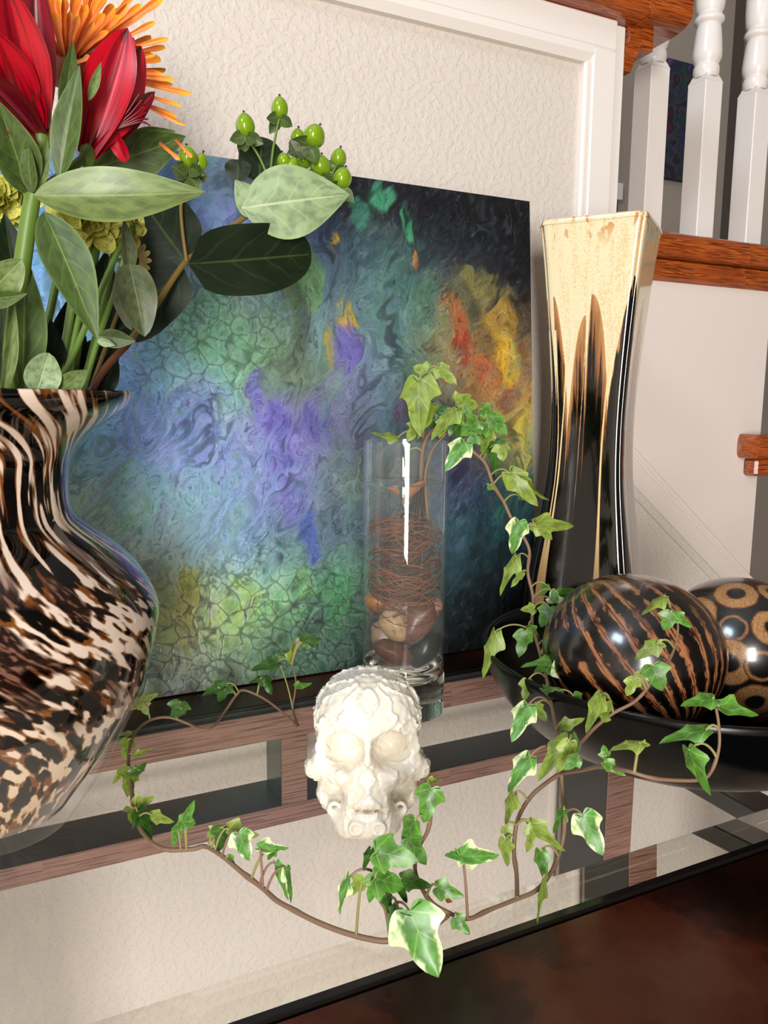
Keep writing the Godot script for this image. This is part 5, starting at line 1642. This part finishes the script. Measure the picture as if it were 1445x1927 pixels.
func berry(o: Node, px: float, py: float, rx: float, ry: float, z: float, lean: float, leaves: int) -> void:
	var c := on_z(px, py, z)
	var k := depth(c) / FOCAL
	var up := (up_axis * cos(lean) + right_axis * sin(lean)).normalized()
	var rt := up.cross(-ahead).normalized()
	var b := Basis(rt, up, rt.cross(up))
	var mb := MB.new()
	mb.grid(24, 14, func(a: float, v: float) -> Vector3:
		var th := PI * (1.0 - v)
		var d := Vector3(sin(th) * sin(a * TAU), cos(th), sin(th) * cos(a * TAU))
		var w := 1.0 + 0.05 * cos(a * TAU * 3.0) - 0.10 * d.y
		return c + b * Vector3(d.x * rx * w, d.y * ry, d.z * rx * w) * k, true)
	var fruit := put(mb, "berry", mats.berry, o)
	mb = MB.new()
	for q in 3:
		var a := q * TAU / 3.0
		mb.tube(PackedVector3Array([c + b * Vector3(0, ry * 0.97, 0) * k, c + b * Vector3(sin(a) * 2.0, ry + 5.0, cos(a) * 2.0) * k]), PackedFloat32Array([0.0005, 0.0003]), 5)
	put(mb, "tip", mats.berry_tip, fruit)
	for q in leaves:
		var a := q * TAU / leaves + px * 0.1
		mb = MB.new()
		var root := c - up * ry * 0.92 * k
		var tip := root + (rt * sin(a) * 1.35 + b.z * cos(a) * 1.0 - up * (0.75 + 0.3 * sin(a * 2.0))) * rx * 1.45 * k
		blade(mb, root, tip, rx * 1.6, 0.3, -0.3, 20.0 * sin(a * 3.0), 0, 8, 4)
		put(mb, "sepal", mats.leaf_green, fruit)

func make_hypericum() -> void:
	var o := thing("hypericum_sprig", "green hypericum berry sprig on a brown stem leaning right over the painting", "sprig", "berry sprigs in the glass vase")
	stem_part(o, mats.stem_red, [Vector3(150, 790, -0.535), Vector3(172, 735, -0.54), Vector3(200, 690, -0.548), Vector3(240, 648, -0.556)], 0.0026, 0.0024)
	stem_part(o, mats.stem_brown, [Vector3(238, 650, -0.556), Vector3(295, 572, -0.572), Vector3(350, 492, -0.585), Vector3(410, 444, -0.592), Vector3(475, 398, -0.598), Vector3(520, 350, -0.602)], 0.0023, 0.0018)
	leaf_part(o, "leaf", mats.leaf_dark, Vector3(354, 497, -0.584), Vector3(586, 478, -0.60), 134, 5, 6.0, 0.12, 0.1)
	leaf_part(o, "leaf", mats.leaf_dark, Vector3(350, 492, -0.588), Vector3(268, 380, -0.60), 138, 5, -10.0, 0.12, 0.1)
	leaf_part(o, "leaf", mats.leaf_dark, Vector3(346, 504, -0.590), Vector3(214, 632, -0.60), 112, 5, 10.0, 0.12, 0.1)
	leaf_part(o, "leaf", mats.leaf_pale, Vector3(454, 392, -0.585), Vector3(658, 366, -0.575), 150, 0, -6.0, -0.12, 0.2, "pale veined leaf seen from below")
	leaf_part(o, "leaf", mats.leaf_pale, Vector3(500, 412, -0.583), Vector3(442, 338, -0.60), 70, 0, 20.0, -0.2, 0.2)
	leaf_part(o, "leaf", mats.leaf_dark, Vector3(486, 345, -0.61), Vector3(494, 258, -0.615), 84, 5, 8.0, 0.15, 0.1)
	leaf_part(o, "leaf", mats.leaf_dark, Vector3(450, 300, -0.612), Vector3(446, 345, -0.612), 50, 1, 8.0, 0.15, 0.1)
	for q in [[512, 356, 490, 300, 462, 256], [508, 332, 514, 280, 525, 224], [530, 345, 548, 300, 588, 276], [545, 350, 552, 320, 558, 290], [540, 350, 540, 330, 537, 318], [580, 372, 592, 345, 603, 328], [584, 372, 615, 345, 634, 308], [590, 374, 620, 362, 640, 350]]:
		stem_part(o, mats.stem_green, [Vector3(q[0], q[1], -0.602), Vector3(q[2], q[3], -0.604), Vector3(q[4], q[5], -0.605)], 0.0011, 0.0009, "berry_stalk")
	for q in [[461, 235, 18, 22, -0.605, -0.1, 4], [526, 202, 16, 20, -0.607, 0.0, 4], [560, 256, 13, 14, -0.615, 0.1, 3], [591, 255, 21, 21, -0.60, 0.5, 4], [534, 303, 14, 15, -0.603, -0.2, 3], [550, 312, 11, 17, -0.60, 0.4, 3], [572, 300, 15, 17, -0.612, 0.3, 3], [603, 312, 19, 20, -0.602, 0.1, 4], [637, 296, 15, 17, -0.612, 0.2, 3], [644, 335, 18, 20, -0.60, 0.3, 3]]:
		berry(o, q[0], q[1], q[2], q[3], q[4], q[5], q[6])
	for q in [[572, 346, 590, 318, 30], [555, 344, 540, 320, 26], [612, 352, 598, 330, 26], [628, 372, 618, 345, 30], [560, 290, 545, 262, 26], [575, 296, 560, 276, 30]]:
		leaf_part(o, "sepal", mats.leaf_grey, Vector3(q[0], q[1], -0.597), Vector3(q[2], q[3], -0.596), q[4], 0, 10.0, 0.3, 0.1)
	o = thing("hypericum_sprig", "thin hypericum sprig with two green berries above the broad sage leaf tip", "sprig", "berry sprigs in the glass vase")
	stem_part(o, mats.stem_brown, [Vector3(351, 491, -0.582), Vector3(343, 430, -0.578), Vector3(341, 380, -0.574), Vector3(352, 330, -0.57)], 0.0014, 0.0011)
	berry(o, 353, 295, 18, 20, -0.565, -0.1, 4)
	berry(o, 376, 306, 13, 19, -0.572, 0.3, 3)
	leaf_part(o, "sepal", mats.leaf_green, Vector3(352, 332, -0.565), Vector3(322, 312, -0.56), 34, 0, 10.0, 0.3, 0.2)
	leaf_part(o, "sepal", mats.leaf_green, Vector3(356, 330, -0.565), Vector3(378, 368, -0.56), 30, 0, -15.0, 0.3, 0.2)

func make_greens() -> void:
	var o := thing("foliage_stem", "upright stem of broad dark leaves behind the crimson blossoms", "foliage", "leaf stems in the glass vase")
	stem_part(o, mats.stem_green, [Vector3(130, 790, -0.56), Vector3(150, 640, -0.57), Vector3(190, 430, -0.585), Vector3(200, 330, -0.585)], 0.0024, 0.0020)
	leaf_part(o, "leaf", mats.leaf_green, Vector3(170, 318, -0.575), Vector3(350, 256, -0.565), 104, 0, 12.0, 0.2, 0.2)
	leaf_part(o, "leaf", mats.leaf_sage, Vector3(230, 290, -0.58), Vector3(330, 246, -0.585), 60, 0, -10.0, 0.2, 0.1)
	leaf_part(o, "leaf", mats.leaf_dark, Vector3(182, 640, -0.575), Vector3(200, 470, -0.58), 74, 0, 12.0, 0.2, 0.1)
	leaf_part(o, "leaf", mats.leaf_dark, Vector3(150, 700, -0.575), Vector3(224, 640, -0.575), 74, 1, 12.0, 0.2, 0.1)
	leaf_part(o, "leaf", mats.leaf_dark, Vector3(120, 720, -0.58), Vector3(130, 560, -0.58), 80, 0, 12.0, 0.2, 0.1)
	leaf_part(o, "leaf", mats.leaf_dark, Vector3(166, 742, -0.57), Vector3(218, 672, -0.572), 64, 1, 12.0, 0.2, 0.1)
	o = thing("eucalyptus_stem", "thin pale stem with grey-green leaves left of the brown berry stem", "foliage", "leaf stems in the glass vase")
	stem_part(o, mats.stem_green, [Vector3(150, 790, -0.525), Vector3(160, 725, -0.528), Vector3(184, 640, -0.532), Vector3(218, 540, -0.54), Vector3(245, 440, -0.55), Vector3(252, 400, -0.555)], 0.0021, 0.0017)
	leaf_part(o, "leaf", mats.leaf_grey, Vector3(242, 520, -0.528), Vector3(232, 410, -0.53), 38, 0, 35.0, 0.4, 0.1)
	leaf_part(o, "leaf", mats.leaf_grey, Vector3(243, 496, -0.525), Vector3(272, 634, -0.515), 74, 1, -12.0, 0.25, 0.15)
	leaf_part(o, "leaf", mats.leaf_grey, Vector3(238, 510, -0.53), Vector3(248, 622, -0.53), 56, 1, 30.0, 0.25, 0.15)
	leaf_part(o, "leaf", mats.leaf_green, Vector3(184, 632, -0.525), Vector3(256, 642, -0.52), 40, 0, 10.0, 0.2, 0.15)
	leaf_part(o, "leaf", mats.leaf_pale, Vector3(182, 640, -0.518), Vector3(217, 650, -0.515), 18, 0, 10.0, 0.2, 0.1)
	o = thing("foliage_stem", "two slim green stems side by side with pale leaves at the vase lip", "foliage", "leaf stems in the glass vase")
	stem_part(o, mats.stem_green, [Vector3(100, 790, -0.515), Vector3(110, 730, -0.518), Vector3(150, 640, -0.525), Vector3(205, 510, -0.54), Vector3(232, 450, -0.55)], 0.0021, 0.0019)
	stem_part(o, mats.stem_green, [Vector3(118, 790, -0.53), Vector3(124, 720, -0.535), Vector3(150, 590, -0.545), Vector3(176, 470, -0.555), Vector3(184, 400, -0.56)], 0.0021, 0.0019)
	leaf_part(o, "leaf", mats.leaf_pale, Vector3(68, 742, -0.478), Vector3(92, 664, -0.485), 66, 1, 8.0, 0.3, 0.2)
	leaf_part(o, "leaf", mats.leaf_sage, Vector3(104, 742, -0.482), Vector3(164, 696, -0.488), 46, 0, 8.0, 0.3, 0.2)
	leaf_part(o, "leaf", mats.leaf_green, Vector3(40, 746, -0.50), Vector3(44, 470, -0.505), 88, 0, 25.0, 0.3, 0.1)
	leaf_part(o, "leaf", mats.leaf_sage, Vector3(4, 748, -0.48), Vector3(28, 570, -0.48), 32, 0, 30.0, 0.4, 0.1)
	leaf_part(o, "leaf", mats.leaf_dark, Vector3(-10, 748, -0.51), Vector3(2, 560, -0.51), 90, 0, 15.0, 0.3, 0.1)
	leaf_part(o, "leaf", mats.leaf_dark, Vector3(30, 560, -0.53), Vector3(8, 400, -0.53), 70, 0, 15.0, 0.3, 0.1)
	leaf_part(o, "leaf", mats.leaf_dark, Vector3(90, 740, -0.54), Vector3(96, 600, -0.545), 70, 0, 25.0, 0.3, 0.1)
	pompon("yellow-green chrysanthemum in the middle under the broad sage leaf", 160, 408, -0.555, 66, 90, 31, Vector3(100, 790, -0.54))
	pompon("yellow-green chrysanthemum cut by the left frame edge", 2, 372, -0.56, 58, 80, 32, Vector3(20, 790, -0.55))
	pompon("small yellow-green chrysanthemum right of the middle one", 226, 418, -0.562, 48, 70, 33, Vector3(140, 790, -0.545))
	pompon("tiny yellow-green bud between the green stems", 144, 494, -0.57, 22, 40, 34, Vector3(96, 790, -0.545))
	o = thing("dried_daisy", "small cream dried daisy beside the dark berry leaves", "flower", "flowers in the glass vase")
	var c := on_z(254, 492, -0.575)
	stem_part(o, mats.stem_brown, [Vector3(150, 790, -0.55), Vector3(200, 650, -0.56), Vector3(254, 494, -0.576)], 0.0016, 0.0013)
	for k in 14:
		var a := k * TAU / 14
		var mb := MB.new()
		blade(mb, c, c + (right_axis * cos(a) + up_axis * sin(a) * 1.15 + ahead * -0.2) * 0.0125, 11, 0.3, -0.1, 0.0, 2, 6, 4)
		put(mb, "petal", mats.daisy_cream, o)
	var hb := MB.new()
	hb.ball(c - ahead * 0.0015, Vector3(0.0036, 0.0036, 0.0025), Basis(), 12, 8)
	put(hb, "heart", mats.daisy_heart, o)
